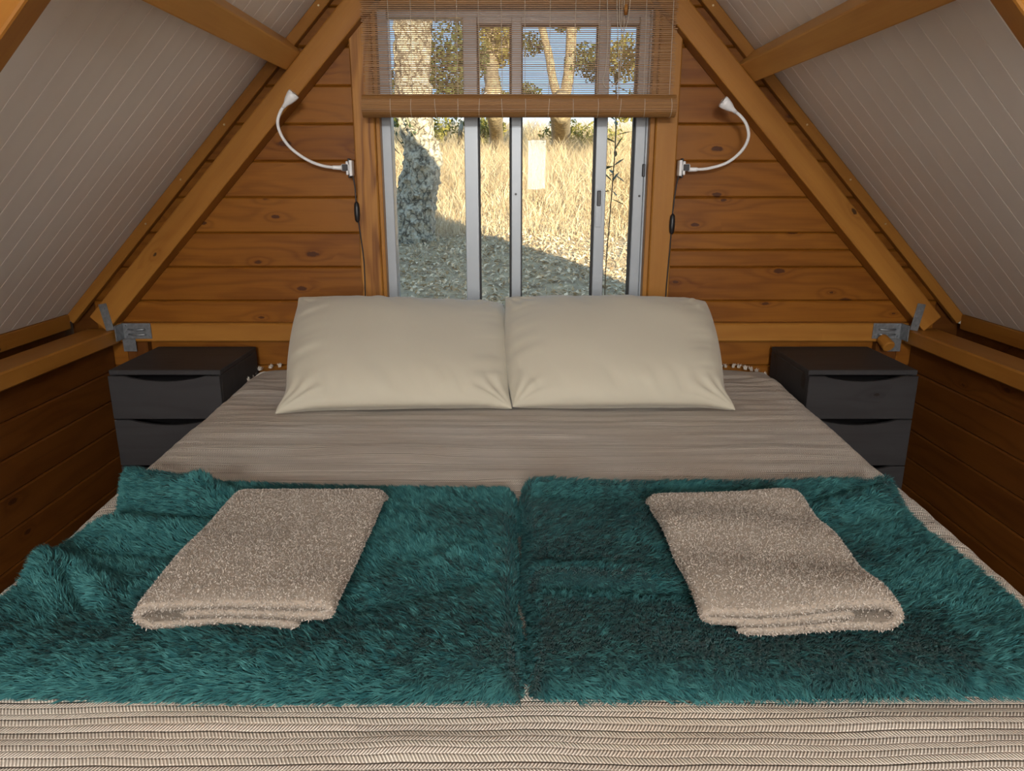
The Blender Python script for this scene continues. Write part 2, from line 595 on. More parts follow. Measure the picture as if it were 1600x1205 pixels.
# ---- roof slabs and white ceiling boards
S_END = 2.312
for side, nm in ((-1, 'ceiling_left'), (1, 'ceiling_right')):
    L = 2.50
    x, z = on_slope(side, L / 2 - .02, .013 + .05)
    r = box(nm, (L + .06, 2.88 - FRONT_Y + .15, .10), (x, (2.88 + FRONT_Y - .15) / 2, z), WHITE_BOARD, rot=(0, beta(side), 0), bev=0)
    tag(r, 'white painted board ceiling on the %s slope' % ('left' if side < 0 else 'right'), kind='structure')
    inv = Matrix.Translation(r.location) @ Euler(r.rotation_euler).to_matrix().to_4x4()
    bmsh = box_mesh(S_END - .01, .0783, .012, bev=.0015)
    bmsh.materials.append(WHITE_BOARD)
    y1 = 2.578
    k = 0
    while y1 - k * .0787 > .15:
        yc = y1 - k * .0787 - .0393
        xx, zz = on_slope(side, S_END / 2, .0065)
        b = bpy.data.objects.new('ceiling_board', bmsh)
        COL.objects.link(b)
        b.parent = r
        b.matrix_parent_inverse = inv.inverted()
        b.location = (xx, yc, zz)
        b.rotation_euler = (0, beta(side), 0)
        k += 1

# ---- trim along the slopes at the gable (with screws), and along the eaves
tn = 1
for side in (-1, 1):
    x, z = on_slope(side, 1.165, -.018)
    t = box('trim_%d' % tn, (2.31, .030, .034), (x, 2.584, z), PINE2, rot=(0, beta(side), 0), bev=.002); tn += 1
    tag(t, 'slim pine trim strip where the %s ceiling meets the gable wall' % ('left' if side < 0 else 'right'), kind='structure')
    for s in (.93, 1.15, 1.42, 1.66, 1.86):
        xx, zz = on_slope(side, s, -.018)
        sc_o = link('screw', cyl_mesh(.0038, .003, .003, 10), SCREW, t)
        M = Matrix.Translation(Vector((xx, 2.5695, zz))) @ Euler((PI / 2, 0, 0)).to_matrix().to_4x4()
        sc_o.matrix_parent_inverse = Matrix.Identity(4)
        base = Matrix.Translation(t.location) @ Euler(t.rotation_euler).to_matrix().to_4x4()
        sc_o.matrix_basis = base.inverted() @ M
for side in (-1, 1):
    t = bx('trim_%d' % tn, *sorted((XC + side * 1.575, XC + side * 1.595)), FRONT_Y + .005, 2.570, .690, .742, PINE2, bev=.003, grain=1); tn += 1
    tag(t, 'pine trim board along the foot of the %s ceiling' % ('left' if side < 0 else 'right'), kind='structure')

# ---- timber around the window
for (x0, x1, side) in ((-.524, -.452, 'left'), (.474, .548, 'right')):
    t = bx('trim_%d' % tn, x0, x1, 2.566, 2.6205, .02, 1.735, OLDPINE if side == 'left' else PINE2, bev=.004); tn += 1
    tag(t, 'upright pine post on the %s edge of the window' % side, kind='structure')
for (x0, x1, side) in ((-.452, -.438, 'left'), (.458, .474, 'right')):
    t = bx('trim_%d' % tn, x0, x1, 2.580, 2.622, .70, 1.735, PINE2, bev=.002); tn += 1
    tag(t, 'narrow pine lining strip inside the %s window post' % side, kind='structure')
t = bx('trim_%d' % tn, -.452, .474, 2.572, 2.6205, 1.736, 1.80, PINE2, bev=.004); tn += 1
tag(t, 'pine header board above the window', kind='structure')
t = bx('trim_%d' % tn, -.452, .474, 2.560, 2.622, .672, .700, PINE2, bev=.003); tn += 1
tag(t, 'pine sill board below the window', kind='structure')

# ------------------------------------------------------------------ aluminium sliding window
win = empty('window_1', (0.01, 2.64, .70))
tag(win, 'white aluminium sliding window behind the pillows', kind='structure')
def wpart(name, x0, x1, y0, y1, z0, z1, mat, bev=.002):
    o = bx(name, x0 - .01, x1 - .01, y0 - 2.64, y1 - 2.64, z0 - .70, z1 - .70, mat, win, bev=bev)
    return o
wpart('jamb', -.450, -.408, 2.624, 2.690, .702, 1.733, ALU)
wpart('jamb', .452, .472, 2.624, 2.690, .702, 1.733, ALU)
wpart('head', -.408, .452, 2.640, 2.690, 1.712, 1.733, ALU)
wpart('sill', -.408, .452, 2.630, 2.690, .702, .730, ALU)
# fixed left light, then the sliding sashes
wpart('stile', -.162, -.115, 2.632, 2.662, .730, 1.712, ALU)
wpart('gasket', -.115, -.109, 2.640, 2.662, .730, 1.712, GASKET, bev=0)
wpart('stile', -.002, .032, 2.634, 2.664, .730, 1.712, ALU)
wpart('gasket', -.009, -.002, 2.642, 2.664, .730, 1.690, GASKET, bev=0)
wpart('gasket', .032, .036, 2.642, 2.664, .730, 1.690, GASKET, bev=0)
wpart('stile', .286, .324, 2.632, 2.662, .730, 1.712, ALU)
wpart('gasket', .279, .286, 2.640, 2.664, .730, 1.690, GASKET, bev=0)
wpart('stile', .418, .452, 2.628, 2.660, .730, 1.712, ALU)
wpart('gasket', .411, .418, 2.640, 2.664, .730, 1.690, GASKET, bev=0)
wpart('rail', -.115, .418, 2.636, 2.660, 1.690, 1.712, ALU)
wpart('gasket', -.109, .411, 2.640, 2.662, 1.684, 1.690, GASKET, bev=0)
for x0, x1 in ((-.408, -.162), (-.109, -.009), (.036, .279), (.324, .411)):
    wpart('pane', x0, x1, 2.6500, 2.6535, .730, 1.712, GLASS, bev=0)
lt = wpart('latch', .294, .308, 2.626, 2.633, 1.112, 1.164, PLASTIC_B)
wpart('latch_plate', .290, .312, 2.6295, 2.6325, 1.040, 1.168, ALU, bev=.001)
wpart('catch', .445, .455, 2.618, 2.628, 1.210, 1.252, PLASTIC_B)
for x, z in ((.013, 1.152), (.440, 1.146)):
    o = link('drain_hole', cyl_mesh(.004, .004, .003, 12), PLASTIC_B, win, (x - .01, (2.6345 if x < .1 else 2.6285) - 2.64, z - .70), (PI / 2, 0, 0))

# ------------------------------------------------------------------ beams
def rafter(side, y0, y1, s0, s1, label):
    off = -.1140
    x, z = on_slope(side, (s0 + s1) / 2, off)
    o = box('rafter', (s1 - s0, y1 - y0, .075), (x, (y0 + y1) / 2, z), PINE2, rot=(0, beta(side), 0), bev=.005, seg=2)
    tag(o, label, 'beam', 'sloping roof rafters')
    return o
rafter(-1, 2.518, 2.5985, .166, 2.235, 'left sloping pine rafter against the gable wall')
rafter(1, 2.518, 2.5985, .166, 2.235, 'right sloping pine rafter against the gable wall')
rafter(-1, 1.164, 1.216, .166, 2.20, 'pine rafter cropped by the top left corner')
rafter(1, 1.164, 1.214, .166, 2.20, 'pine rafter cropped by the top right corner')

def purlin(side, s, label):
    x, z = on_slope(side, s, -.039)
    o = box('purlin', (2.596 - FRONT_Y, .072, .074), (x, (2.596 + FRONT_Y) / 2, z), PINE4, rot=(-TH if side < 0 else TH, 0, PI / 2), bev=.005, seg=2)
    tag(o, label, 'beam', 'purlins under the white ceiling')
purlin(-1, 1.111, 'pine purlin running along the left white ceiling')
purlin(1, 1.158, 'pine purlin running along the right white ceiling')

for side in (-1, 1):
    o = bx('side_rail', *sorted((side * 1.388, side * 1.500)), FRONT_Y + .005, 2.556, .643, .694, PINE2, bev=.005, grain=1)
    tag(o, 'flat pine rail along the top of the low %s wall' % ('left' if side < 0 else 'right'), 'beam', 'pine rails at bed height')
o = bx('gable_rail', -1.436, 1.436, 2.556, 2.5995, .646, .712, PINE2, bev=.005)
tag(o, 'pine rail across the gable wall behind both pillows', 'beam', 'pine rails at bed height')
for side in (-1, 1):
    o = bx('corner_post', *sorted((side * 1.30, side * 1.375)), 2.565, 2.5995, .016, .645, PINE3, bev=.004)
    tag(o, 'short pine post below the rail in the %s corner' % ('left' if side < 0 else 'right'), 'post', 'short corner posts')

# ------------------------------------------------------------------ steel brackets at the corners
def bracket(side, label):
    root = empty('corner_bracket', (side * 1.322, 2.5555, .686))
    tag(root, label, 'bracket', 'steel corner brackets')
    box('plate', (.098, .004, .056), (0, -.0022, 0), STEEL, root, bev=.0008)
    box('plate', (.004, .055, .056), (side * .051, -.026, 0), STEEL, root, bev=.0008)
    for zz in (-.012, .006):
        pts = [(side * (-.030 + .06 * k / 8), -.004 - .010 * math.sin(PI * k / 8), zz) for k in range(9)]
        link('rib', tube_mesh(pts, .0035, 8), STEEL, root)
    for xx, zz in ((-.040, .020), (.040, .020), (-.040, -.020), (.040, -.020), (-.038, 0)):
        link('nail', cyl_mesh(.0038, .003, .003, 10), STEEL, root, (xx, -.0044, zz), (PI / 2, 0, 0))
    box('strap', (.046, .003, .045), (side * .033, -.0035, -.051), STEEL, root, bev=.0006)
    return root
bracket(-1, 'galvanised corner bracket above the left nightstand')
bracket(1, 'galvanised corner bracket above the right nightstand')
for side in (-1, 1):
    root = empty('rafter_strap', (side * 1.404, 2.5165, .742), (0, side * .16, 0))
    tag(root, 'grey steel strap on the foot of the %s rafter' % ('left' if side < 0 else 'right'), 'strap', 'steel rafter straps')
    box('plate', (.028, .003, .094), (0, 0, 0), STEEL, root, bev=.0006)
    for zz in (-.030, 0, .030):
        link('nail', cyl_mesh(.0034, .0028, .003, 10), STEEL, root, (.003 * (1 if zz else -2), -.0015, zz), (PI / 2, 0, 0))
peg = link('wooden_peg', cyl_mesh(.019, .022, .050, 20, .005), PINE2, None, (1.305, 2.548, .662), (math.radians(118), 0, math.radians(12)))
tag(peg, 'short round wooden peg under the right corner bracket', 'peg')

# ------------------------------------------------------------------ nightstands
def nightstand(x0, x1, label):
    y0, y1 = 2.215, 2.552
    H = .63
    root = empty('nightstand', ((x0 + x1) / 2, (y0 + y1) / 2, .014))
    tag(root, label, 'nightstand', 'dark grey nightstands')
    cx, cy, cz = (x0 + x1) / 2, (y0 + y1) / 2, .014
    def p(name, a0, a1, b0, b1, c0, c1, bev=.002, grain=None):
        return bx(name, a0 - cx, a1 - cx, b0 - cy, b1 - cy, c0 - cz, c1 - cz, GREYWOOD, root, bev=bev, grain=grain)
    p('top_board', x0, x1, y0, y1, H - .016, H, grain=0)
    p('side_board', x0, x0 + .014, y0 + .004, y1, .015, H - .0165)
    p('side_board', x1 - .014, x1, y0 + .004, y1, .015, H - .0165)
    p('back_board', x0 + .0145, x1 - .0145, y1 - .012, y1, .02, H - .017)
    p('base_board', x0 + .0145, x1 - .0145, y0 + .01, y1 - .013, .02, .034)
    zz = [H - .0175, .4695, .3125, .1560, .0150]
    w = x1 - x0
    for k in range(4):
        zt, zb = zz[k], zz[k + 1] + .004
        sc_d = .017 if k < 3 else .015
        poly = [(-w / 2, zb), (w / 2, zb), (w / 2, zt)]
        n = 14
        for i in range(n + 1):
            t = i / n
            poly.append((w * .36 * (1 - 2 * t), zt - sc_d * math.sin(PI * t) ** 0.8 if 0 < t < 1 else zt))
        poly.append((-w / 2, zt))
        poly = [(a, b - zb) for a, b in poly]
        d = link('drawer', prism_mesh(poly, .014, .0015), GREYWOOD, root, (0, y0 - cy - .010 + .0005, zb - cz))
        box('drawer_box', (w - .036, y1 - y0 - .04, .085), (0, .014 + (y1 - y0 - .04) / 2 + .0005, .055), GREYWOOD, d, bev=.001)
    return root
nightstand(-1.255, -.908, 'dark grey wooden nightstand standing left of the bed')
nightstand(.922, 1.262, 'dark grey wooden nightstand standing right of the bed')

# ------------------------------------------------------------------ bed, mattress, bedspread
bed = empty('bed', (0, 1.64, .014))
tag(bed, 'wide double bed under the beige bedspread', 'bed')
MATT = m_plain('mattress_ticking', (.62, .59, .54), .8, 0, 80, .001)
def bp(name, x0, x1, y0, y1, z0, z1, mat, bev=.004):
    return bx(name, x0, x1, y0 - 1.64, y1 - 1.64, z0 - .014, z1 - .014, mat, bed, bev=bev)
bp('frame', -.78, .78, .74, 2.50, .16, .26, PINE2)
bp('mattress', -.80, .80, .70, 2.53, .2605, .525, MATT, bev=.03)
for x in (-.72, .66):
    for y in (.90, 2.40):
        bp('leg', x, x + .06, y, y + .06, .0145, .1595, PINE2)

def make_spread_mat():
    q = NT('woven_beige_bedspread')
    uv = q.n('UVMap'); uv.uv_map = 'weave'
    u, v, _ = q.sep(uv.outputs[0])
    obj = q.n('TexCoord')
    n0 = q.noise(uv.outputs[0], 5.0, 2)
    wv = q.math('MULTIPLY_ADD', q.math('SUBTRACT', n0, .5), .012, v)       # bands wander a little
    # unequal rows: row coordinate warped by a slow 1D noise
    vv = q.comb(0, wv, 0)
    warp = q.noise(vv, 26.0, 1)
    rowc = q.math('ADD', q.math('MULTIPLY', wv, 96.0), q.math('MULTIPLY', warp, 1.2))
    row = q.math('FLOOR', rowc)
    fr = q.math('FRACT', rowc)
    sgn = q.math('MULTIPLY_ADD', q.math('FLOORED_MODULO', row, 2.0), 2.0, -1.0)
    tw = q.math('ADD', q.math('MULTIPLY', u, 2 * PI / .0043), q.math('MULTIPLY', q.math('MULTIPLY', sgn, fr), 2 * PI * 1.4))
    twill = q.math('MULTIPLY_ADD', q.math('SINE', tw), .5, .5)
    edge = q.math('MULTIPLY', q.math('SUBTRACT', fr, .5), 2.0)
    edge = q.math('ABSOLUTE', edge)
    seam = q.smooth(edge, .55, 1.0)
    wn_ = q.n('TexWhiteNoise', noise_dimensions='1D'); q.put(wn_.inputs['W'], row)
    rr = wn_.outputs['Value']
    deep = q.math('MAXIMUM', q.smooth(rr, .78, .9), q.smooth(q.math('FLOORED_MODULO', row, 5.0), 3.5, 3.6))                                            # some rows have a marked seam
    openw = q.smooth(q.math('FLOORED_MODULO', row, 7.0), 5.5, 5.6)          # open-work row with dots
    fine = q.noise(q.comb(q.math('MULTIPLY', u, 900), q.math('MULTIPLY', v, 700), 0), 1, 2)
    dark = q.math('ADD', q.math('MULTIPLY', q.smooth(twill, .2, .8), .78), q.math('MULTIPLY', q.math('MULTIPLY', seam, q.math('MULTIPLY_ADD', deep, .50, .15)), 1.0))
    dark = q.math('ADD', dark, q.math('MULTIPLY', q.math('MULTIPLY', openw, q.smooth(twill, .55, .9)), .35))
    dark = q.math('ADD', dark, q.math('MULTIPLY', deep, .09))
    dark = q.math('ADD', dark, q.math('MULTIPLY', q.math('SUBTRACT', fine, .5), .7), clamp=True)
    c = q.mix(dark, (.860, .795, .705), (.290, .245, .198))
    patch = q.noise(uv.outputs[0], 3.2, 2)
    c = q.mix(q.math('MULTIPLY', q.smooth(patch, .35, .7), .30), c, (.50, .38, .26))
    q.col(c)
    q.set(Roughness=.85)
    q.put(q.b.inputs['Sheen Weight'], .15)
    h = q.math('SUBTRACT', q.math('MULTIPLY', twill, -.45), q.math('MULTIPLY', seam, q.math('MULTIPLY_ADD', deep, 1.0, .35)))
    q.bump(h, .0034, 1.0)
    return q.m
SPREAD = make_spread_mat()
TOPZ = .55
FOOT_Y, HEAD_Y, R_F, R_S = .640, 2.560, .060, .050
def halfw(y):
    return .862 + .040 * (np.clip(y, .7, 2.6) - 1.07)
def spread_z(x, y):
    """gentle unevenness of the top of the bed"""
    w = .0045 * vnoise(x * 3.2, y * 7.0, seed=3) + .0022 * vnoise(x * 8, y * 26, seed=4)
    w = w + .0006 * np.sin(2 * PI * (y + .010 * vnoise(x * 4, y * 3, seed=6)) / .051) + .0018 * vnoise(x * 2.5 + 4, y * 16 + 1.5 * x, seed=7)
    near = np.clip((y - 2.15) / .35, 0, 1)
    w = w + near * .010 * vnoise(x * 9 + y * 8, y * 5 - x * 2, seed=8)
    return w
def make_spread():
    nb, na = 460, 190
    # along the bed (arc length from the head)
    flatL = HEAD_Y - (FOOT_Y + R_F)
    Ltot = flatL + R_F * PI / 2 + .30
    b = np.linspace(0, Ltot, nb)
    by = np.where(b < flatL, HEAD_Y - b, np.where(b < flatL + R_F * PI / 2, FOOT_Y + R_F - R_F * np.sin(np.clip((b - flatL) / R_F, 0, PI / 2)), FOOT_Y))
    bd = np.where(b < flatL, 0, np.where(b < flatL + R_F * PI / 2, R_F - R_F * np.cos(np.clip((b - flatL) / R_F, 0, PI / 2)), R_F + (b - flatL - R_F * PI / 2)))
    side_drop = .28
    aw = .90 - R_S + R_S * PI / 2 + side_drop
    a = np.concatenate([np.linspace(-1, -.62, 40, endpoint=False), np.linspace(-.62, .62, 110, endpoint=False), np.linspace(.62, 1, 40)]) * aw
    B, A = np.meshgrid(b, a, indexing='ij')
    BY = np.repeat(by[:, None], len(a), 1); BD = np.repeat(bd[:, None], len(a), 1)
    W = halfw(BY)
    fw = W - R_S
    aa = np.abs(A)
    X = np.where(aa < fw, aa, np.where(aa < fw + R_S * PI / 2, fw + R_S * np.sin(np.clip((aa - fw) / R_S, 0, PI / 2)), W))
    D = np.where(aa < fw, 0, np.where(aa < fw + R_S * PI / 2, R_S - R_S * np.cos(np.clip((aa - fw) / R_S, 0, PI / 2)), R_S + aa - fw - R_S * PI / 2))
    sgn = np.sign(A)
    drape = np.clip((D - .06) / .2, 0, 1)
    X = X + drape * (.012 * np.sin(BY * 34 + 3 * vnoise(BY * 4, BY * 0, seed=5)) + .012)
    # the head corners are pulled in a little
    pull = np.clip((BY - 2.48) / .08, 0, 1) * np.clip((aa - .55) / .35, 0, 1)
    Y = BY - .05 * pull ** 2
    Z = TOPZ - D - BD
    Z = Z + np.where(D + BD < .03, spread_z(X * sgn, BY), 0) * np.clip(1 - (D + BD) / .03, 0, 1)
    Z = Z - .012 * pull
    Z = np.maximum(Z, .17)
    V = np.stack([X * sgn, Y, Z], -1).reshape(-1, 3)
    F = grid_faces(len(b), len(a))
    me = np_mesh(V, F[:, ::-1])
    uvl = me.uv_layers.new(name='weave')
    li = np.empty(len(me.loops), np.int32); me.loops.foreach_get('vertex_index', li)
    UVv = np.stack([A.ravel(), B.ravel()], -1)
    uvl.data.foreach_set('uv', UVv[li].astype(np.float32).ravel())
    return me
spread = link('bedspread', make_spread(), SPREAD)
so = spread.modifiers.new('thick', 'SOLIDIFY'); so.thickness = .004; so.offset = -1
tag(spread, 'beige woven bedspread with ribbed rows covering the bed', 'bedspread')
FRINGE = m_plain('cream_fringe', (.68, .62, .55), .9)
def tassel_mesh():
    n = 26
    P = rng.normal(0, .0028, (n, 3)) * np.array([1, 1, .5])
    D = nrm(rng.normal(0, 1, (n, 3)) * np.array([1, .5, .3]) + np.array([0, .5, .2]))
    V, F = blades(P, np.tile([0, .2, 1.0], (n, 1)), D, np.full(n, .017), np.full(n, .0028), .6)
    return np_mesh(V, F)
tm = [tassel_mesh() for _ in range(3)]
for m_ in tm: m_.materials.append(FRINGE)
for i, (x, y, z) in enumerate([(-.915, 2.52, .530), (-.912, 2.485, .532), (-.905, 2.44, .535), (-.90, 2.545, .545), (-.865, 2.55, .552), (-.83, 2.553, .555),
                               (.735, 2.556, .553), (.765, 2.556, .554), (.79, 2.555, .553), (.812, 2.553, .552), (.834, 2.545, .549), (.852, 2.538, .546), (.868, 2.528, .542), (.886, 2.51, .535), (.70, 2.556, .552), (-.795, 2.556, .553)]):
    o = link('tassel', tm[i % 3], FRINGE, spread, (x, y, z), (0, 0, i * 1.3))

# ------------------------------------------------------------------ pillows
def make_cotton():
    q = NT('cream_cotton')
    tc = q.n('TexCoord')
    nz = q.noise(tc.outputs['Object'], 900, 2)
    q.col(q.mix(q.noise(tc.outputs['Object'], 7, 3), (.520, .490, .400), (.490, .458, .365)))
    q.set(Roughness=.8)
    q.put(q.b.inputs['Sheen Weight'], .2)
    q.bump(nz, .0003, .4)
    return q.m
COTTON = make_cotton()
def pillow(corners, thick, seed, ears, label):
    """corners: seam corners bottom-left, bottom-right, top-right, top-left (world)"""
    n = 120; m = 96
    bl, br, tr, tl = [np.array(c, float) for c in corners]
    u = -np.cos(np.linspace(0, PI, n)); v = -np.cos(np.linspace(0, PI, m))
    u = .55 * u + .45 * np.linspace(-1, 1, n); v = .55 * v + .45 * np.linspace(-1, 1, m)
    U, Vv = np.meshgrid(u, v, indexing='ij')
    s, t = (U + 1) / 2, (Vv + 1) / 2
    # seam outline bows inward between the corners
    bow = -.010
    s2 = s + (.5 - s) * 2 * bow / .66 * (1 - Vv ** 2) * 1.6
    t2 = t + (.5 - t) * 2 * .004 / .48 * (1 - U ** 2)
    base = (bl * ((1 - s2) * (1 - t2))[..., None] + br * (s2 * (1 - t2))[..., None] + tr * (s2 * t2)[..., None] + tl * ((1 - s2) * t2)[..., None])
    ex = nrm((br - bl)); ey = nrm((tl + tr - bl - br)); en = np.cross(ex, ey)
    prof = (np.clip(1 - np.abs(U) ** 4.2, 0, 1) ** .46) * (np.clip(1 - np.abs(Vv) ** 3.0, 0, 1) ** .50)
    edge_u = np.abs(U); edge_v = np.abs(Vv)
    wr = 0
    # puckers running in from the seams
    wr = wr + .0085 * np.clip((edge_v - .55) / .45, 0, 1) * vnoise(U * 10 + Vv * 3.5, Vv * 1.5, seed=seed) * (1 - edge_v ** 8)
    wr = wr + .0075 * np.clip((edge_u - .62) / .38, 0, 1) * vnoise(Vv * 8 - U * 3, U * 1.5, seed=seed + 1) * (1 - edge_u ** 8)
    wr = wr + .0050 * vnoise(U * 1.8 + .6 * Vv, Vv * 1.6, seed=seed + 2)
    # sharp diagonal creases at the corners
    for (cu, cv, sg) in ((1, -1, 1), (-1, 1, 1), (1, 1, -1), (-1, -1, -1)):
        du, dv = (U - cu), (Vv - cv)
        rr_ = np.sqrt(du ** 2 + dv ** 2)
        ang = np.arctan2(dv, du)
        wr = wr + .0028 * np.exp(-((rr_ - .22) / .16) ** 2) * np.sin(ang * 15 + seed + cu * 2)
    verts = []
    for sgn in (1, -1):
        th = thick if sgn > 0 else thick * .85
        H = (prof * th + wr * np.clip(prof * 2, 0, 1)) * sgn
        verts.append(base + en * H[..., None])
    front, back = verts
    for (cu, cv, d) in ears:        # case ends that stick out at a corner
        w = np.exp(-(((U - cu) / .14) ** 2 + ((Vv - cv) / .16) ** 2))[..., None]
        for vv_ in (front, back):
            vv_ += w * np.array(d)
    for vv_ in (front, back):
        vv_[..., 2] = np.maximum(vv_[..., 2], TOPZ + .009 + .003 * (vv_ is front))
        vv_[..., 1] = np.minimum(vv_[..., 1], 2.552)
    F = grid_faces(n, m)
    V = np.concatenate([front.reshape(-1, 3), back.reshape(-1, 3)])
    c = V.mean(0); c[2] = V[:, 2].min()
    Fa = F[:, ::-1]; Fb = F + n * m
    # close the rim
    idx = np.arange(n * m).reshape(n, m)
    rim = np.concatenate([idx[:, 0], idx[-1, 1:], idx[-2::-1, -1], idx[0, -2:0:-1]])
    rim2 = np.roll(rim, -1)
    R = np.stack([rim, rim2, rim2 + n * m, rim + n * m], -1)
    me = np_mesh(V - c, [np.concatenate([Fa, Fb, R])])
    bm = bmesh.new(); bm.from_mesh(me)
    bmesh.ops.recalc_face_normals(bm, faces=bm.faces)
    bm.to_mesh(me); bm.free()
    me.polygons.foreach_set('use_smooth', [True] * len(me.polygons))
    o = link('pillow', me, COTTON, None, tuple(c))
    tag(o, label, 'pillow', 'cream pillows leaning at the head of the bed')
    return o
pillow([(-.640, 1.995, .572), (-.014, 2.030, .572), (-.030, 2.440, .800), (-.700, 2.425, .818)], .080, 21,
       [(-1, -1, (-.030, -.012, -.010)), (1, -1, (.014, -.012, -.006)), (-1, 1, (-.006, 0, .006))],
       'cream cotton pillow on the left, tucked behind its neighbour')
pillow([(.002, 2.015, .572), (.612, 2.030, .572), (.640, 2.420, .812), (-.018, 2.400, .824)], .082, 42,
       [(1, -1, (.030, -.012, -.010)), (-1, 1, (-.004, -.01, .004))],
       'cream cotton pillow on the right, overlapping its neighbour')

# ------------------------------------------------------------------ teal fleece blankets
FLEECE_BASE = m_plain('teal_fleece_backing', (.004, .040, .044), .9)
FLEECE = m_fibre('teal_fleece_pile', (.012, .074, .084), (.056, .190, .190), .75, .08, spec=.12)
def blanket(xl, xr, yf, yb, T, extra, nb, seed, label, flow):
    """xl(y), xr(y), yf(x), yb(x) outline; extra(x,y) adds folds"""
    n, m = 170, 120
    k = lambda q: .5 - .5 * np.cos(PI * q)
    s = .5 * k(np.linspace(0, 1, n)) + .5 * np.linspace(0, 1, n)
    t = .5 * k(np.linspace(0, 1, m)) + .5 * np.linspace(0, 1, m)
    def surf(S, Tt):
        y0 = .80 + (1.40 - .80) * Tt
        x = xl(y0) + (xr(y0) - xl(y0)) * S
        y = yf(x) + (yb(x) - yf(x)) * Tt
        wdt = (xr(y0) - xl(y0)); ln = yb(x) - yf(x)
        ex = np.minimum(S, 1 - S) * wdt
        eb = (1 - Tt) * ln; ef = Tt * ln
        rnd = lambda e, r: np.sqrt(np.clip(1 - (1 - np.clip(e / r, 0, 1)) ** 2, 0, 1))
        env = rnd(ex, .022) * rnd(eb, .03) * rnd(ef, .085)
        z = TOPZ + .005 + env * (T + extra(x, y))
        return x, y, z
    S, Tt = np.meshgrid(s, t, indexing='ij')
    x, y, z = surf(S, Tt)
    V = np.stack([x, y, z], -1)
    c = np.array([(x.min() + x.max()) / 2, (y.min() + y.max()) / 2, TOPZ])
    F = grid_faces(n, m)
    # flat underside
    Vb = V.copy(); Vb[..., 2] = TOPZ + .0045
    me = np_mesh(np.concatenate([V.reshape(-1, 3), Vb.reshape(-1, 3)]) - c, np.concatenate([F, (F + n * m)[:, ::-1]]))
    o = link('blanket', me, FLEECE_BASE, None, tuple(c))
    tag(o, label, 'blanket', 'teal fleece blankets folded across the bed')
    # pile
    def sample(S_, T_):
        e = .0015
        x0, y0, z0 = surf(S_, T_)
        p0 = np.stack([x0, y0, z0], -1)
        pa = np.stack(surf(np.clip(S_ + e, 0, 1), T_), -1) - np.stack(surf(np.clip(S_ - e, 0, 1), T_), -1)
        pb = np.stack(surf(S_, np.clip(T_ + e, 0, 1)), -1) - np.stack(surf(S_, np.clip(T_ - e, 0, 1)), -1)
        return p0, nrm(np.cross(pa, pb))
    S1 = rng.random(nb); T1 = rng.random(nb)
    ne = nb // 6                                            # more pile on the rounded edges
    q = rng.random(ne) ** 2 * .10
    which = rng.integers(0, 4, ne)
    S1[:ne] = np.where(which == 0, q * .5, np.where(which == 1, 1 - q * .5, S1[:ne]))
    T1[:ne] = np.where(which == 2, q * 1.5, np.where(which == 3, 1 - q * .6, T1[:ne]))
    P, Nn = sample(S1, T1)
    ang = flow(P[:, 0], P[:, 1]) + .75 * vnoise(P[:, 0] * 9, P[:, 1] * 9, seed=seed) + .55 * vnoise(P[:, 0] * 50, P[:, 1] * 50, seed=seed + 3) + rng.normal(0, .22, nb)
    D = np.stack([np.cos(ang), np.sin(ang), np.zeros(nb)], -1)
    D = nrm(D - Nn * (D * Nn).sum(-1, keepdims=True))
    # locks: blades of one small cell share length and direction and lean together
    cs = .0075
    cell = np.floor(P / cs + .35 * np.stack([vnoise(P[:, 0] * 90, P[:, 1] * 90, seed=seed + k_) for k_ in (11, 12, 13)], -1))
    hh = [_h(cell[:, 0], cell[:, 1], cell[:, 2], seed + 20 + k_) for k_ in range(4)]
    ang = ang + (hh[0] - .5) * .9
    D = np.stack([np.cos(ang), np.sin(ang), np.zeros(nb)], -1)
    D = nrm(D - Nn * (D * Nn).sum(-1, keepdims=True))
    Ln = (.012 + .008 * hh[1]) * rng.uniform(.8, 1.1, nb)
    ctr = (cell + .5 + np.stack(hh[2:] + [hh[0]], -1) * .4 - .2) * cs
    pull = (ctr - P); pull = pull - Nn * (pull * Nn).sum(-1, keepdims=True)
    lean = .60
    V2, F2 = blades(P - Nn * .001, Nn, D, Ln, rng.uniform(.0011, .0022, nb), lean, pull * .75 + rng.normal(0, .0008, (nb, 3)))
    V2[:, 2] = np.maximum(V2[:, 2], TOPZ + .004)
    me2 = np_mesh(V2 - c, F2)
    rv = np.clip(.15 + .7 * hh[2] + rng.normal(0, .15, nb), 0, 1)
    at = me2.attributes.new('rnd', 'FLOAT', 'POINT'); at.data.foreach_set('value', np.repeat(rv, 5).astype(np.float32))
    pl = link('pile', me2, FLEECE, o)
    pl['kind'] = 'stuff'
    return o, surf

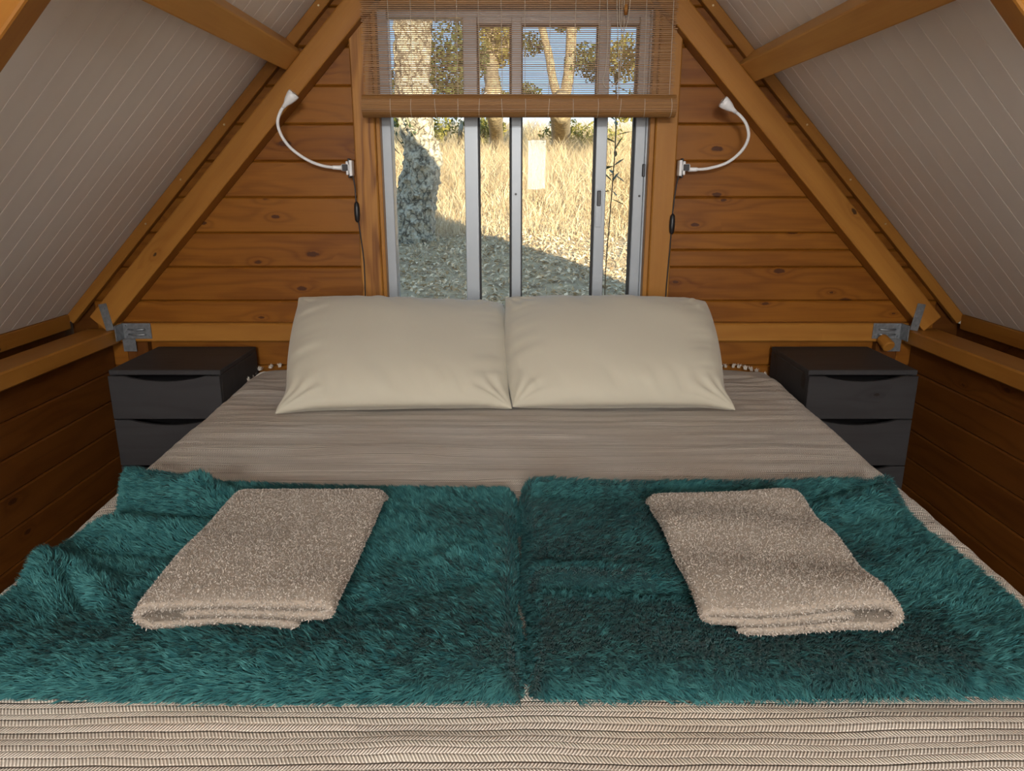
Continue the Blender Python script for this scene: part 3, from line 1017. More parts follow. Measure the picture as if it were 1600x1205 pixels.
def ridge(x, y, x0, y0, x1, y1, w):
    dx, dy = x1 - x0, y1 - y0
    L2 = dx * dx + dy * dy
    t = np.clip(((x - x0) * dx + (y - y0) * dy) / L2, 0, 1)
    d2 = (x - x0 - t * dx) ** 2 + (y - y0 - t * dy) ** 2
    return np.exp(-d2 / (w * w))
def folds_l(x, y):
    h = .006 * vnoise(x * 5, y * 6, seed=61)
    h = h + .026 * ridge(x, y, -.80, 1.40, -.60, 1.30, .040) + .014 * ridge(x, y, -.60, 1.30, -.44, 1.27, .03)
    h = h - .016 * ridge(x, y, -.74, 1.28, -.50, 1.22, .022)
    h = h + .016 * ridge(x, y, -.72, 1.20, -.52, 1.17, .026) - .014 * ridge(x, y, -.70, 1.12, -.52, 1.11, .020)
    h = h + .020 * ridge(x, y, -.76, 1.06, -.62, .98, .030) - .022 * ridge(x, y, -.70, 1.03, -.62, .95, .015)
    h = h + .010 * ridge(x, y, -.20, 1.00, -.06, 1.10, .030) - .010 * ridge(x, y, -.22, .95, -.04, 1.04, .018)
    return h
def folds_r(x, y):
    h = .005 * vnoise(x * 5 + 9, y * 6, seed=62)
    h = h + .012 * ridge(x, y, .02, 1.385, .78, 1.385, .022) - .010 * ridge(x, y, .05, 1.335, .25, 1.335, .018)
    h = h + .012 * ridge(x, y, .56, 1.24, .72, 1.32, .028) - .012 * ridge(x, y, .56, 1.29, .72, 1.36, .018)
    h = h - .010 * ridge(x, y, .05, 1.00, .30, .97, .016) + .008 * ridge(x, y, .05, 1.04, .24, 1.02, .02)
    return h
blanket(lambda y: -.770 - .028 * np.clip((y - 1.28) / .12, 0, 1) + .010 * np.sin(y * 21), lambda y: .005 + .008 * np.clip((1.0 - y) / .2, 0, 1) + .003 * np.sin(y * 30),
        lambda x: .803 + .006 * np.sin(x * 6), lambda x: 1.395 + .035 * np.clip((-.60 - x) / .2, 0, 1) + .006 * np.sin(x * 9),
        .044, lambda x, y: 1.35 * folds_l(x, y), 120000, 100, 'rumpled teal fleece blanket on the left half of the bed', lambda x, y: -2.6 + .9 * np.sin(y * 4) + 0 * x)
blanket(lambda y: .021 + .011 * np.clip((1.0 - y) / .2, 0, 1) + .004 * np.sin(y * 27 + 1), lambda y: .752 + .020 * np.clip((y - 1.28) / .12, 0, 1) - .006 * np.sin(y * 17),
        lambda x: .807 - .004 * np.sin(x * 7), lambda x: 1.397 + .006 * np.sin(x * 8 + 1),
        .044, lambda x, y: 1.35 * folds_r(x, y), 120000, 200, 'smoother teal fleece blanket on the right half of the bed', lambda x, y: -.9 + .7 * np.sin(y * 5 + x * 3))

# ------------------------------------------------------------------ folded towels
TERRY_BASE = m_plain('beige_terry_ground', (.28, .235, .19), .95)
TERRY = m_fibre('beige_terry_loops', (.30, .268, .235), (.48, .436, .385), .85, .05)
def towel(xc, y0, y1, w, mirror, seed, label, skew, wave):
    TT = .0062            # half thickness of one layer
    zs = (.0085, .0260, .0435)
    half = w / 2
    ctr = []
    r1 = (zs[2] - zs[0]) / 2; r2 = (zs[2] - zs[1]) / 2
    # bottom layer from its free end, round the outer fold, along the top, round the inner fold, back in the middle
    for q in np.linspace(-half + .045, half - r1, 46): ctr.append((q, zs[0]))
    for a in np.linspace(-PI / 2, PI / 2, 18)[1:]: ctr.append((half - r1 + (r1 + .004) * math.cos(a), zs[0] + r1 + r1 * math.sin(a)))
    for q in np.linspace(half - r1, -half + r2 + .004, 64)[1:]: ctr.append((q, zs[2]))
    for a in np.linspace(PI / 2, 3 * PI / 2, 14)[1:]: ctr.append((-half + r2 + .004 + (r2 + .006) * math.cos(a), zs[1] + r2 + r2 * math.sin(a)))
    for q in np.linspace(-half + r2 + .004, half - .055, 40)[1:]: ctr.append((q, zs[1]))
    ctr = np.array(ctr)
    tan = nrm(np.gradient(ctr, axis=0)); nor = np.stack([-tan[:, 1], tan[:, 0]], -1)
    K = len(ctr)
    th = np.full(K, TT); th[0] = th[-1] = .002; th[1] = th[-2] = .0045
    outer = ctr - nor * th[:, None]; inner = ctr + nor * th[:, None]
    outline = np.concatenate([outer, inner[::-1]])         # closed ring, 2K points
    ny = 70
    ty = np.linspace(0, 1, ny)
    ty = .6 * ty + .4 * (.5 - .5 * np.cos(PI * ty))
    def place(px, pz, t, layer):
        """px across, pz up, t from 0 (front) to 1 (back)"""
        y = y0 + (y1 - y0) * t
        x = px * (1 - .03 * (1 - t)) * (-1 if mirror else 1)
        lift = np.clip(pz / .04, 0, 1)
        z = pz * (1 + .06 * vnoise(x * 9 + seed, y * 9, seed=seed))
        z = z + lift * wave(x, y)
        # soft droop of the upper layers at both ends
        fe = np.clip(1 - (t * (y1 - y0)) / .030, 0, 1)
        z = z - lift * fe ** 2 * .005
        be = np.clip(1 - ((1 - t) * (y1 - y0)) / .03, 0, 1)
        z = z - lift * be ** 2 * .018
        y = y - fe * .006 * np.sin(x * 25 + seed) - fe * lift * .004 + .003 * layer
        x = x + skew(t)
        return x, y, z
    VV = []
    for t in ty:
        x, y, z = place(outline[:, 0], outline[:, 1], t, 0)
        VV.append(np.stack([x, np.broadcast_to(y, x.shape), z], -1))
    VV = np.array(VV)
    F = grid_faces(ny, 2 * K, wrap=True)
    # end caps: strips between the two sides of the ribbon
    i = np.arange(K - 1)
    cap0 = np.stack([i, i + 1, 2 * K - 2 - i, 2 * K - 1 - i], -1)
    cap1 = cap0[:, ::-1] + (ny - 1) * 2 * K
    me = np_mesh(VV.reshape(-1, 3), np.concatenate([F, cap0, cap1]))
    bm = bmesh.new(); bm.from_mesh(me); bmesh.ops.recalc_face_normals(bm, faces=bm.faces); bm.to_mesh(me)
    # sample loops over the surface, weighted by area
    bmesh.ops.triangulate(bm, faces=bm.faces)
    tri = np.array([[v.co[:] for v in f.verts] for f in bm.faces]); tno = np.array([f.normal[:] for f in bm.faces])
    bm.free()
    me.polygons.foreach_set('use_smooth', [True] * len(me.polygons))
    o = link('towel', me, TERRY_BASE, None, (xc, 0, TOPZ + .0585))
    tag(o, label, 'towel', 'folded beige towels')
    ar = np.linalg.norm(np.cross(tri[:, 1] - tri[:, 0], tri[:, 2] - tri[:, 0]), axis=1)
    # fewer loops where nothing can be seen (facing down)
    ar = ar * np.where(tno[:, 2] < -.6, .12, 1) * np.where((np.abs(tno[:, 2]) > .6) & (tri[:, :, 2].mean(1) < .036), .45, 1)
    nb = 52000
    pick = rng.choice(len(tri), nb, p=ar / ar.sum())
    a, b = rng.random(nb), rng.random(nb)
    fl_ = a + b > 1; a[fl_], b[fl_] = 1 - a[fl_], 1 - b[fl_]
    P = tri[pick, 0] + a[:, None] * (tri[pick, 1] - tri[pick, 0]) + b[:, None] * (tri[pick, 2] - tri[pick, 0])
    Nn = tno[pick]
    D = rng.normal(0, 1, (nb, 3)); D = nrm(D - Nn * (D * Nn).sum(-1, keepdims=True))
    V2, F2 = blades(P - Nn * .0005, Nn, D, rng.uniform(.0026, .0046, nb), rng.uniform(.0011, .0018, nb), .75, rng.normal(0, .0008, (nb, 3)))
    me2 = np_mesh(V2, F2)
    set_rand(me2, 5, nb)
    pl = link('loops', me2, TERRY, o); pl['kind'] = 'stuff'
    return o
towel(-.374, .880, 1.262, .262, True, 5, 'folded beige towel on the left blanket, smooth top', lambda t: .004 * t, lambda x, y: .002 * np.sin(y * 14 + x * 4) + .0025 * vnoise(x * 9, y * 9, seed=71))
towel(.384, .868, 1.250, .262, False, 9, 'folded beige towel on the right blanket, wavy top', lambda t: .004 - .002 * t, lambda x, y: .0045 * np.sin(y * 36 + x * 5) + .002 * vnoise(x * 12, y * 10, seed=72))

# ------------------------------------------------------------------ gooseneck clip lamps
def clip_lamp(side, neck, head_dir, cord, clip_x, label):
    root = empty('clip_lamp', (clip_x, 2.55, 1.237))
    tag(root, label, 'lamp', 'white gooseneck clip lamps')
    o0 = Vector((clip_x, 2.55, 1.237))
    L_ = lambda p: Vector(p) - o0
    path = smooth_path([L_(p) for p in neck], 7)
    link('gooseneck', tube_mesh(path, .0050, 10), PLASTIC_W, root)
    link('collar', tube_mesh([path[0], path[3], path[8], path[9]], [.0075, .0075, .0068, .0052], 12), PLASTIC_W, root)
    # flared head
    e = path[-1]; hd = Vector(head_dir).normalized()
    prof = [(-.010, .0055), (.004, .0075), (.018, .0135), (.034, .0175), (.046, .0185), (.0475, .0165), (.036, .0145), (.030, .002)]
    hm = tube_mesh([e + hd * a for a, r in prof], [r for a, r in prof], 20)
    hdo = link('lamp_head', hm, PLASTIC_W, root)
    link('lens', tube_mesh([e + hd * .0375, e + hd * .0395], [.0146, .0146], 20), m_plain('lamp_lens', (.72, .72, .66), .2), hdo)
    # clip: white jaws with dark gaps and bumpers
    s = side
    box('clip_body', (.026, .030, .022), (s * .018, -.005, .002), PLASTIC_W, root, bev=.003)
    box('clip_core', (.018, .008, .020), (s * .0175, -.0215, .002), PLASTIC_B, root, bev=.001)
    box('clip_jaw', (.010, .036, .050), (-s * .001, -.006, .000), PLASTIC_W, root, bev=.002)
    box('clip_jaw', (.008, .030, .044), (s * .011, -.006, .000), PLASTIC_W, root, bev=.002)
    for zz in (.026, -.026):
        box('jaw_pad', (.008, .026, .010), (s * .005, -.006, zz), PLASTIC_B, root, bev=.002)
    cp = smooth_path([L_(p) for p in cord], 5)
    link('cord', tube_mesh(cp, .0022, 8), PLASTIC_B, root)
    sw = L_(cord[3])
    prof = [(-.034, .003), (-.028, .0075), (-.010, .0095), (.010, .0095), (.028, .0075), (.034, .003)]
    so_ = link('inline_switch', tube_mesh([sw + Vector((0, -.004, a)) for a, r in prof], [r for a, r in prof], 14), PLASTIC_B, root)
    so_.data.update()
    return root
clip_lamp(-1, [(-.560, 2.545, 1.239), (-.585, 2.54, 1.239), (-.625, 2.52, 1.245), (-.668, 2.5, 1.264), (-.709, 2.48, 1.297), (-.732, 2.465, 1.335), (-.738, 2.455, 1.373), (-.725, 2.45, 1.405), (-.708, 2.445, 1.424)],
          (.62, -.04, .66), [(-.533, 2.555, 1.222), (-.5275, 2.558, 1.18), (-.5265, 2.558, 1.136), (-.524, 2.558, 1.095), (-.519, 2.560, 1.03), (-.512, 2.5625, .948), (-.511, 2.5625, .882), (-.515, 2.5625, .74)],
          -.533, 'white gooseneck clip lamp on the left window post')
clip_lamp(1, [(.584, 2.545, 1.233), (.605, 2.54, 1.233), (.645, 2.52, 1.236), (.700, 2.5, 1.254), (.738, 2.48, 1.290), (.751, 2.465, 1.329), (.74, 2.455, 1.365), (.718, 2.45, 1.391), (.693, 2.445, 1.408)],
          (-.70, -.04, .50), [(.557, 2.555, 1.222), (.549, 2.558, 1.161), (.545, 2.560, 1.10), (.544, 2.560, 1.055), (.543, 2.5615, .995), (.540, 2.5625, .90), (.538, 2.5625, .84), (.537, 2.5625, .74)],
          .557, 'white gooseneck clip lamp on the right window post')

# ------------------------------------------------------------------ bamboo blind
def make_bamboo():
    q = NT('bamboo_slat')
    tc = q.n('TexCoord')
    x, y, z = q.sep(tc.outputs['Object'])
    a = q.noise(q.comb(q.math('MULTIPLY', x, 3.0), 0, q.math('MULTIPLY', z, 230)), 1, 2)
    b = q.noise(q.comb(q.math('MULTIPLY', x, 2.0), 0, q.math('MULTIPLY', z, 30)), 1, 2)
    f = q.math('ADD', q.math('MULTIPLY', q.math('SUBTRACT', a, .5), 1.4), q.math('MULTIPLY_ADD', q.math('SUBTRACT', b, .5), .8, .5), clamp=True)
    c = q.mix(f, (.36, .180, .055), (.19, .084, .022))
    q.col(c)
    q.set(Roughness=.5)
    tr = q.n('BsdfTranslucent'); q.put(tr.inputs[0], c)
    mx = q.n('MixShader'); mx.inputs[0].default_value = .12
    q.t.links.new(q.b.outputs[0], mx.inputs[1]); q.t.links.new(tr.outputs[0], mx.inputs[2])
    q.t.links.new(mx.outputs[0], q.out.inputs[0])
    return q.m
BAMBOO = make_bamboo()
STRING = m_plain('pale_string', (.50, .42, .33), .9)
bl = empty('bamboo_blind', (.022, 2.485, 1.424))
tag(bl, 'half-lowered bamboo roll-up blind hanging in front of the window', 'blind')
BX0, BX1 = -.486, .486
V = []; F = []
zt = 1.795 - 1.424
k = 0
pitch = .0054
while zt - k * pitch > .012:
    z = zt - k * pitch
    hgt = .0028 + random.uniform(-.0004, .0005)
    yy = random.uniform(-.0006, .0006)
    dx = random.uniform(-.004, .004); sag = random.uniform(-.0006, .0006)
    b0 = len(V)
    for xx in (BX0 + dx, BX1 + dx):
        zz = z + (sag if xx > 0 else -sag)
        V += [(xx, yy - .0008, zz - hgt / 2), (xx, yy + .0008, zz - hgt / 2), (xx, yy + .0008, zz + hgt / 2), (xx, yy - .0008, zz + hgt / 2)]
    for q in range(4):
        F.append((b0 + q, b0 + (q + 1) % 4, b0 + 4 + (q + 1) % 4, b0 + 4 + q))
    F.append((b0 + 3, b0 + 2, b0 + 1, b0)); F.append((b0 + 4, b0 + 5, b0 + 6, b0 + 7))
    k += 1
sl = link('slats', np_mesh(V, np.array(F), smooth=False), BAMBOO, bl); sl['kind'] = 'stuff'
box('head_rail', (.985, .022, .030), (0, .0, 1.812 - 1.424), BAMBOO, bl, bev=.003)
# rolled-up lower end: ridged roll of slats
bm = bmesh.new()
nr, nseg = 130, 2
prof = []
for i in range(nr):
    a = 2 * PI * i / nr
    r = .0315 + .0011 * abs(math.sin(a * 18)) + .002 * (i / nr)
    prof.append((r * math.cos(a), r * math.sin(a)))
for i in range(nr):
    pass
rings = []
for xx in (-.492, .492):
    rings.append([bm.verts.new((xx, p[0], p[1])) for p in prof])
for i in range(nr):
    bm.faces.new((rings[0][i], rings[0][(i + 1) % nr], rings[1][(i + 1) % nr], rings[1][i]))
bm.faces.new(rings[0][::-1]); bm.faces.new(rings[1])
link('roll', bm_mesh(bm), BAMBOO, bl, (0, -.012, 0))
sx = [(p - 800) / 1150 * 2.33 - .022 for p in (612, 645, 682, 716, 750, 785, 820, 857, 895, 932, 967, 1005, 1045)]
for i, x in enumerate(sx):
    pts = [(x + .004 * math.sin(i), -.0022, .370), (x, -.0022, .05), (x, -.0022, .036)]
    for a in np.linspace(60, 290, 12):
        r = .0345
        pts.append((x + .002 * math.sin(i * 2 + a * .02), -.012 - r * math.sin(math.radians(a)), r * math.cos(math.radians(a))))
    link('warp_string', tube_mesh(pts, .0009, 5), STRING, bl)
pc = [(.287, 1.80), (.289, 1.72), (.294, 1.618), (.290, 1.53), (.284, 1.500), (.290, 1.482), (.302, 1.477), (.318, 1.486), (.331, 1.505), (.338, 1.56), (.343, 1.64), (.341, 1.72), (.340, 1.80)]
link('pull_cord', tube_mesh(smooth_path([(x - .022, -.020 - .004 * math.sin(i), z - 1.424) for i, (x, z) in enumerate(pc)], 5), .0011, 6), STRING, bl)
pc = [(.318, 1.80), (.320, 1.70), (.326, 1.60), (.329, 1.50), (.328, 1.44)]
link('pull_cord', tube_mesh(smooth_path([(x - .022, -.006 - .040 * (1.8 - z) / .36, z - 1.424) for x, z in pc], 5), .0011, 6), STRING, bl)
pc = [(.360, 1.80), (.357, 1.70), (.350, 1.655), (.340, 1.64), (.330, 1.655), (.326, 1.70), (.325, 1.80)]
link('pull_cord', tube_mesh(smooth_path([(x - .022, -.024, z - 1.424) for x, z in pc], 5), .0011, 6), STRING, bl)
tas = [(.0, .006), (-.006, .0065), (-.018, .0075), (-.030, .006)]
link('cord_toggle', tube_mesh([(.346 - .022, -.026, 1.712 - 1.424 + a) for a, r in tas], [r * .8 for a, r in tas], 10), OLDPINE, bl)

# ------------------------------------------------------------------ outdoors
def gz(x, y):
    x = np.asarray(x, float); y = np.asarray(y, float)
    z = .57 + .117 * (np.minimum(y, 21.5) - 6.1) - .02 * np.maximum(y - 24, 0)
    z = z + .07 * vnoise(x * .55, y * .55, seed=31) + .025 * vnoise(x * 2.1, y * 2.1, seed=32)
    return np.where(y < 2.9, -.15, z)
gx = np.concatenate([np.linspace(-30, -6, 30, endpoint=False), np.linspace(-6, 6, 120, endpoint=False), np.linspace(6, 30, 30)])
gy = np.concatenate([np.linspace(-14, 2.89, 8), np.linspace(2.9, 12, 130, endpoint=False), np.linspace(12, 45, 80)])
GX, GY = np.meshgrid(gx, gy, indexing='ij')
GZ = gz(GX, GY)
q = NT('dry_earth')
tc = q.n('TexCoord')
n1 = q.noise(tc.outputs['Object'], 9, 5); n2 = q.noise(tc.outputs['Object'], 42, 3)
q.col(q.mix(q.smooth(n1, .35, .68), q.mix(n2, (.28, .195, .11), (.46, .345, .20)), (.54, .41, .23)))
q.set(Roughness=.95)
q.bump(n2, .02, .8)
grd = link('ground', np_mesh(np.stack([GX, GY, GZ], -1).reshape(-1, 3), grid_faces(len(gx), len(gy))[:, ::-1]), q.m)
tag(grd, 'sloping ground outside the window', kind='structure')

# fallen leaves
nl = 22000
X = rng.uniform(-2.6, 2.6, nl) ; Yv = 3.4 + 6.2 * rng.random(nl) ** .8
X = X * (Yv / 6)
P = np.stack([X, Yv, gz(X, Yv) + .008 + .01 * rng.random(nl)], -1)
Nn = nrm(rng.normal(0, .45, (nl, 3)) + [0, 0, 1])
ang = rng.random(nl) * 2 * PI
T1 = nrm(np.cross(Nn, np.stack([np.cos(ang), np.sin(ang), 0 * ang], -1))); T2 = np.cross(Nn, T1)
ln = rng.uniform(.013, .030, nl)[:, None]; wd = ln * rng.uniform(.35, .6, nl)[:, None]
V = np.stack([P - T1 * ln, P + T2 * wd + Nn * ln * .25, P + T1 * ln, P - T2 * wd + Nn * ln * .25], 1).reshape(-1, 3)
b = np.arange(nl)[:, None] * 4
me = np_mesh(V, [b + np.array([[0, 1, 2]]), b + np.array([[0, 2, 3]])], smooth=False)
set_rand(me, 4, nl)
LITTER = m_fibre('fallen_leaf', (.36, .255, .145), (.92, .73, .47), .8, 0, .0)
o = link('leaf_litter', me, LITTER); tag(o, 'dry fallen leaves covering the ground outside', 'leaves', kind='stuff')

# dry grass
def grass(n, xs, ys, hs, w, colA, colB, name, label, seed, lean=.45):
    Yg = ys[0] + (ys[1] - ys[0]) * rng.random(n) ** 1.25
    Xg = rng.uniform(xs[0], xs[1], n) * (Yg / 9)
    keep = vnoise(Xg * .9, Yg * .9, seed=seed) + .55 * rng.random(n) > -.15
    Xg, Yg = Xg[keep], Yg[keep]; n = len(Xg)
    P = np.stack([Xg, Yg, gz(Xg, Yg)], -1)
    a = rng.random(n) * 2 * PI
    D = np.stack([np.cos(a), np.sin(a), np.zeros(n)], -1)
    Nn = nrm(rng.normal(0, .16, (n, 3)) + [0, 0, 1])
    grow = np.clip((Yg - ys[0]) / 2.5, .25, 1)
    V, F = blades(P, Nn, D, rng.uniform(*hs, n) * grow, rng.uniform(w * .6, w * 1.4, n), lean)
    me = np_mesh(V, F, smooth=False); set_rand(me, 5, n)
    o = link(name, me, m_fibre(name + '_blade', colA, colB, .7, 0, .25)); tag(o, label, 'grass', kind='stuff')
grass(62000, (-3.2, 3.2), (6.9, 21.5), (.25, .80), .0085, (.40, .28, .14), (.84, .70, .44), 'dry_grass', 'tall straw-coloured dry grass on the slope outside', 81)
grass(2600, (-3.0, 3.0), (4.2, 7.6), (.10, .30), .006, (.45, .36, .22), (.70, .58, .38), 'grass_wisps', 'thin pale grass wisps among the fallen leaves', 82, .8)

# trees ---------------------------------------------------------
q = NT('cork_bark')
tc = q.n('TexCoord')
n1 = q.noise(tc.outputs['Object'], 14, 5, .65); n2 = q.noise(tc.outputs['Object'], 46, 4, .6)
x, y, z = q.sep(tc.outputs['Object'])
vd = q.n('TexVoronoi', feature='DISTANCE_TO_EDGE')
q.put(vd.inputs['Vector'], q.comb(q.math('MULTIPLY_ADD', n1, .12, x), q.math('MULTIPLY_ADD', n2, .05, y), q.math('MULTIPLY', z, .55)))
vd.inputs['Scale'].default_value = 21
crack = q.math('MULTIPLY', q.smooth(vd.outputs['Distance'], .10, .0), q.smooth(n1, .66, .40))
c = q.mix(q.smooth(n1, .36, .66), (.40, .335, .225), (.68, .60, .43))
c = q.mix(q.math('MULTIPLY', q.smooth(n2, .48, .7), .6), c, (.80, .71, .52))
c = q.mix(q.math('MULTIPLY', crack, .62), c, (.12, .095, .065))
q.col(c); q.set(Roughness=.95); q.bump(q.math('SUBTRACT', n2, q.math('MULTIPLY', crack, .8)), .03, 1.0)
BARK = q.m
q = NT('smooth_bark')
tc = q.n('TexCoord')
n1 = q.noise(tc.outputs['Object'], 18, 4)
q.col(q.mix(q.smooth(n1, .35, .65), (.24, .19, .12), (.46, .37, .22))); q.set(Roughness=.9); q.bump(n1, .02, .8)
BARK2 = q.m
LEAFM = m_fibre('evergreen_leaf', (.045, .075, .020), (.17, .19, .055), .55, 0, .30)
LEAFY = m_fibre('yellow_green_leaf', (.15, .16, .035), (.40, .34, .09), .55, 0, .35)

def trunk_mesh(pts, rads, amp, n=64, sub=10, freq=7.0, seed=1):
    path = smooth_path(pts, sub)
    m = len(path)
    rr_ = np.interp(np.linspace(0, len(rads) - 1, m), np.arange(len(rads)), rads)
    V = []
    for i, p in enumerate(path):
        t = (path[min(i + 1, m - 1)] - path[max(i - 1, 0)]).normalized()
        s = t.cross(Vector((0, 1, 0.05))).normalized(); w = s.cross(t)
        a = np.arange(n) / n * 2 * PI
        d = np.cos(a)[:, None] * np.array(s) + np.sin(a)[:, None] * np.array(w)
        base = np.array(p) + d * rr_[i]
        k = freq
        f1 = 1 - np.abs(vnoise(base[:, 0] * k * 1.3, base[:, 1] * k * 1.3, base[:, 2] * k * .8, seed=seed)) * 2
        f2 = vnoise(base[:, 0] * k * 3, base[:, 1] * k * 3, base[:, 2] * k * 2.2, seed=seed + 1)
        V.append(base + d * ((f1 * .6 + f2 * .5) * amp)[:, None])
    V = np.array(V).reshape(-1, 3)
    F = grid_faces(m, n, wrap=True)
    return np_mesh(V, F)
def foliage(centres, n, size, mat, parent, o0, name='foliage'):
    Ps = []
    tot = sum(c[4] for c in centres)
    for (x, y, z, r, wgt) in centres:
        k = int(n * wgt / tot)
        d = nrm(rng.normal(0, 1, (k, 3))) * (r * rng.random(k) ** .4)[:, None] * [1, 1, .75]
        Ps.append(d + [x, y, z])
    P = np.concatenate(Ps)
    f = vnoise(P[:, 0] * 2.2, P[:, 1] * 2.2, P[:, 2] * 2.2, seed=77)
    P = P[f > -.32]
    k = len(P)
    A = nrm(rng.normal(0, 1, (k, 3))); B = nrm(np.cross(A, rng.normal(0, 1, (k, 3))))
    s = rng.uniform(size * .6, size * 1.3, k)[:, None]
    V = np.stack([P - A * s, P + B * s * .45, P + A * s, P - B * s * .45], 1).reshape(-1, 3) - np.array(o0)
    b = np.arange(k)[:, None] * 4
    me = np_mesh(V, [b + np.array([[0, 1, 2, 3]])], smooth=False); set_rand(me, 4, k)
    o = link(name, me, mat, parent); o['kind'] = 'stuff'
    return o

# the big cork oak right outside
bz = float(gz(-.88, 6.6))
oak = empty('cork_oak', (-.88, 6.6, bz)); tag(oak, 'leaning cork oak with rough grey bark just outside the window', 'tree')
o0 = Vector((-.88, 6.6, bz))
tp = [(-.895, 6.6, bz - .15), (-.880, 6.6, .66), (-.853, 6.6, .93), (-.805, 6.6, 1.146), (-.757, 6.6, 1.34), (-.79, 6.62, 1.525), (-.825, 6.65, 1.76), (-.838, 6.7, 2.12), (-.838, 6.75, 2.6), (-.78, 6.5, 3.3), (-.78, 6.4, 4.2)]
link('trunk', trunk_mesh([Vector(p) - o0 for p in tp], [.235, .190, .172, .158, .152, .128, .134, .140, .142, .13, .10], .034, 160, 30, 11.0, 51), BARK, oak)
link('branch', trunk_mesh([Vector(p) - o0 for p in ((-.74, 6.3, 3.0), (-.2, 6.6, 3.6), (.5, 7.0, 4.1), (1.2, 7.3, 4.4))], [.09, .07, .05, .03], .01, 20, 6, 6, 52), BARK, oak)
link('branch', trunk_mesh([Vector(p) - o0 for p in ((-.74, 6.3, 3.1), (-1.3, 6.2, 3.7), (-2.1, 6.3, 4.2))], [.09, .06, .03], .01, 20, 6, 6, 53), BARK, oak)
foliage([(-.8, 6.3, 4.6, 1.2, 3), (.8, 7.1, 4.6, 1.1, 2), (-2.1, 6.4, 4.5, 1.0, 2)], 5000, .035, LEAFM, oak, o0)
# leafy shoots on its side
lm = np_mesh([(0, 0, 0), (.5, .22, .06), (1, 0, .0), (.5, -.22, .06)], [np.array([[0, 1, 2, 3]])], smooth=False)
lm.materials.append(m_plain('dark_oak_leaf', (.055, .085, .035), .5))
for pts in ([(-.90, 6.46, 1.46), (-.97, 6.43, 1.57), (-1.00, 6.41, 1.72), (-.93, 6.41, 1.80)], [(-.94, 6.44, 1.41), (-1.05, 6.42, 1.52), (-1.13, 6.40, 1.61)], [(-.94, 6.45, 1.11), (-1.05, 6.42, 1.18), (-1.13, 6.41, 1.20)], [(-.80, 6.46, 1.52), (-.85, 6.43, 1.63), (-.88, 6.41, 1.74)]):
    pp = smooth_path([Vector(p) - o0 for p in pts], 5)
    sh = link('shoot', tube_mesh(pp, .004, 5), BARK2, oak)
    for i in range(1, len(pp)):
        lf = link('leaf', lm, None, sh, pp[i], (rng.normal(0, .8), rng.normal(0, .8), rng.random() * 6.3))
        s_ = rng.uniform(.035, .060); lf.scale = (s_, s_, s_)

def bg_tree(name, label, trunk, rads, branches, fol, n, mat, size=.045, bark=None, cat='tree', group='trees up the slope'):
    x, y = trunk[0]
    z = float(gz(x, y))
    root = empty(name, (x, y, z)); tag(root, label, cat, group)
    oo = Vector((x, y, z))
    pts = [Vector((x, y, -.1))] + [Vector((a - x, .05 * i, b - z)) for i, (a, b) in enumerate(trunk[1:])]
    link('trunk', trunk_mesh(pts, rads, .02, 28, 7, 5, 60), bark or BARK2, root)
    for br in branches:
        link('branch', trunk_mesh([Vector(p) - oo for p in br[0]], br[1], .012, 18, 6, 5, 63), bark or BARK2, root)
    if fol:
        foliage(fol, n, size, mat, root, oo)
bg_tree('pale_trunk_tree', 'pale-trunked tree seen through the blind left of centre', [(-.22, 12), (-.25, 2.0), (-.33, 2.9), (-.30, 3.6), (-.35, 4.6)], [.18, .115, .105, .09, .06],
        [([(-.32, 12.1, 2.9), (.05, 12.1, 3.4), (.3, 12.1, 3.9)], [.10, .07, .03]), ([(-.32, 12.1, 2.8), (-.6, 12.1, 3.2), (-.8, 12, 3.7)], [.07, .05, .03])],
        [(-.35, 12.2, 3.2, .50, 4), (-.1, 12.4, 2.5, .38, 2), (-.5, 12.1, 3.9, .8, 4), (.2, 12.3, 4.0, .6, 2)], 7000, LEAFY, .042)
bg_tree('forked_tree', 'two-stemmed leaning tree seen through the blind right of centre', [(.80, 12.5), (.78, 2.1), (.80, 2.45)], [.20, .16, .14],
        [([(.79, 12.6, 2.35), (.66, 12.6, 2.7), (.58, 12.6, 3.1), (.45, 12.6, 3.6), (.3, 12.6, 4.6)], [.08, .066, .06, .055, .04]), ([(.82, 12.6, 2.35), (.90, 12.6, 2.8), (.93, 12.6, 3.3), (.95, 12.6, 4.6)], [.09, .085, .08, .06])],
        [(.2, 12.6, 2.5, .28, 1.2), (1.25, 12.7, 3.0, .42, 1.6), (.9, 12.8, 3.7, .35, 1), (.75, 12.6, 4.7, 1.0, 3), (.3, 12.9, 3.3, .25, .5)], 5200, LEAFM, .038)
bg_tree('leafy_tree', 'dense dark leafy tree just right of the big trunk', [(-1.15, 10.5), (-1.2, 2.2), (-1.1, 3.2)], [.10, .08, .06], [],
        [(-.85, 10.6, 2.75, .55, 4), (-1.0, 10.8, 3.5, .55, 2.2), (-.75, 10.6, 2.25, .30, 1.5)], 7000, LEAFM, .036)
bg_tree('sparse_tree', 'sparse leafy tree left of the big trunk', [(-2.35, 11), (-2.3, 2.4), (-2.2, 3.6)], [.09, .07, .05], [],
        [(-1.95, 11, 2.5, .38, 2), (-1.75, 11.2, 2.15, .30, 1.5), (-2.3, 11, 3.2, .6, 2)], 4200, LEAFM, .036)
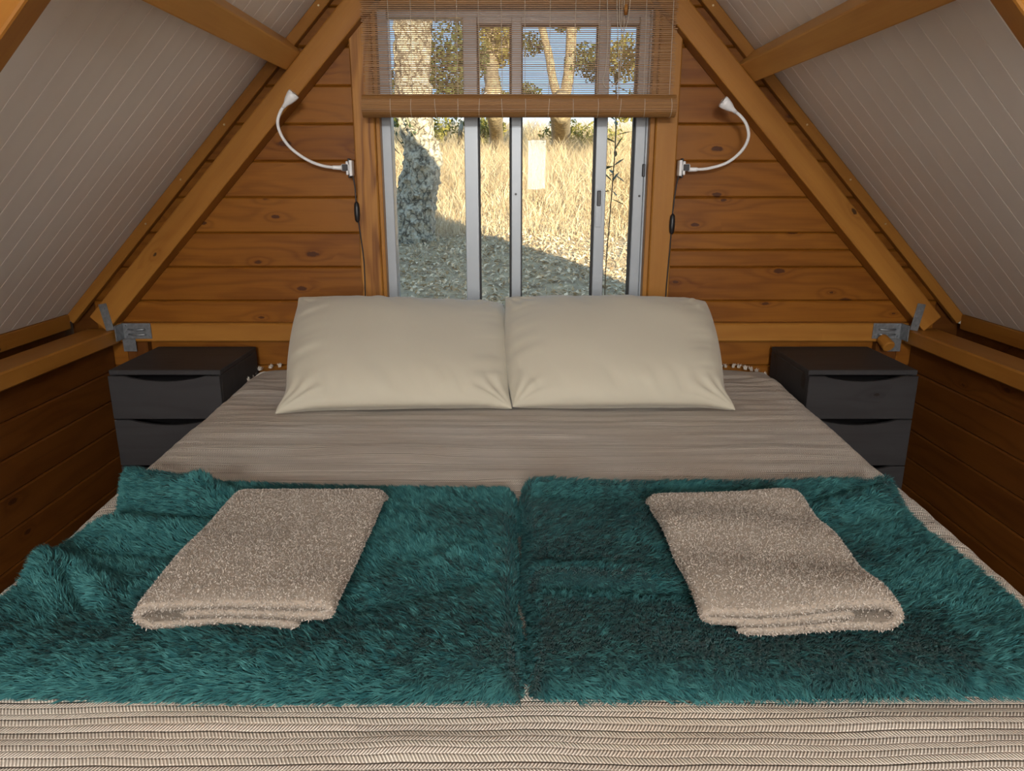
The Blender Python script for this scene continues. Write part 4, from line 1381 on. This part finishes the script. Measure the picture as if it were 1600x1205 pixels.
bg_tree('slim_tree', 'slim tree with yellowish leaves behind the right end of the window', [(1.95, 11.5), (1.9, 2.3), (1.85, 3.4)], [.10, .07, .05], [],
        [(1.75, 11.5, 2.9, .45, 2), (2.1, 11.5, 2.4, .40, 1.5), (1.7, 11.6, 2.2, .25, .8), (2.0, 11.6, 3.7, .5, 1.5)], 4200, LEAFY, .036)
bg_tree('hedge_shrub', 'olive shrub on the slope left of the first window stile', [(-.95, 14), (-.95, 1.8), (-.9, 2.2)], [.05, .04, .03], [],
        [(-.95, 14, 2.0, .50, 2), (-.5, 14.2, 2.1, .40, 2), (-1.5, 14, 2.0, .4, 1)], 1800, LEAFY, .045, cat='shrub', group='shrubs up the slope')
bg_tree('straw_shrub', 'yellowish shrub on the slope below the forked tree', [(1.0, 14.5), (1.0, 1.9), (1.0, 2.2)], [.05, .04, .03], [],
        [(1.0, 14.5, 1.9, .55, 2), (1.7, 14.7, 2.0, .45, 1)], 1500, LEAFY, .045, cat='shrub', group='shrubs up the slope')
# sapling close to the window
zs0 = float(gz(.47, 3.7))
sap = empty('sapling', (.478, 3.7, zs0)); tag(sap, 'thin leafy sapling close behind the right end of the window', 'sapling')
sp = smooth_path([(0, 0, -.02), (-.01, 0, .4), (.004, 0, .75), (.016, 0, 1.05), (.010, 0, 1.3)], 8)
link('stem', tube_mesh(sp, .0028, 6), m_plain('sapling_stem', (.14, .10, .05), .7), sap)
slm = np_mesh([(0, 0, 0), (.3, .10, .02), (.7, .11, .0), (1, 0, -.06), (.7, -.11, 0), (.3, -.10, .02)], [np.array([[0, 1, 2, 3], [0, 3, 4, 5]])], smooth=False)
slm.materials.append(m_plain('sapling_leaf', (.10, .12, .055), .55))
heights = [.80, .82, .84, .86, .88, .89, .90, .92, .93, .95, 1.0, 1.01, 1.06, 1.08, 1.15, 1.16, 1.2, 1.22, 1.24, 1.26, 1.28, 1.29, 1.30, 1.3]
for i, h in enumerate(heights):
    k = min(range(len(sp)), key=lambda j: abs(sp[j].z - h))
    lf = link('leaf', slm, None, sap, sp[k], (rng.normal(0, .3), -rng.uniform(-.4, .9), i * 2.4 + rng.normal(0, .3)))
    s_ = rng.uniform(.07, .10); lf.scale = (s_, s_, s_)
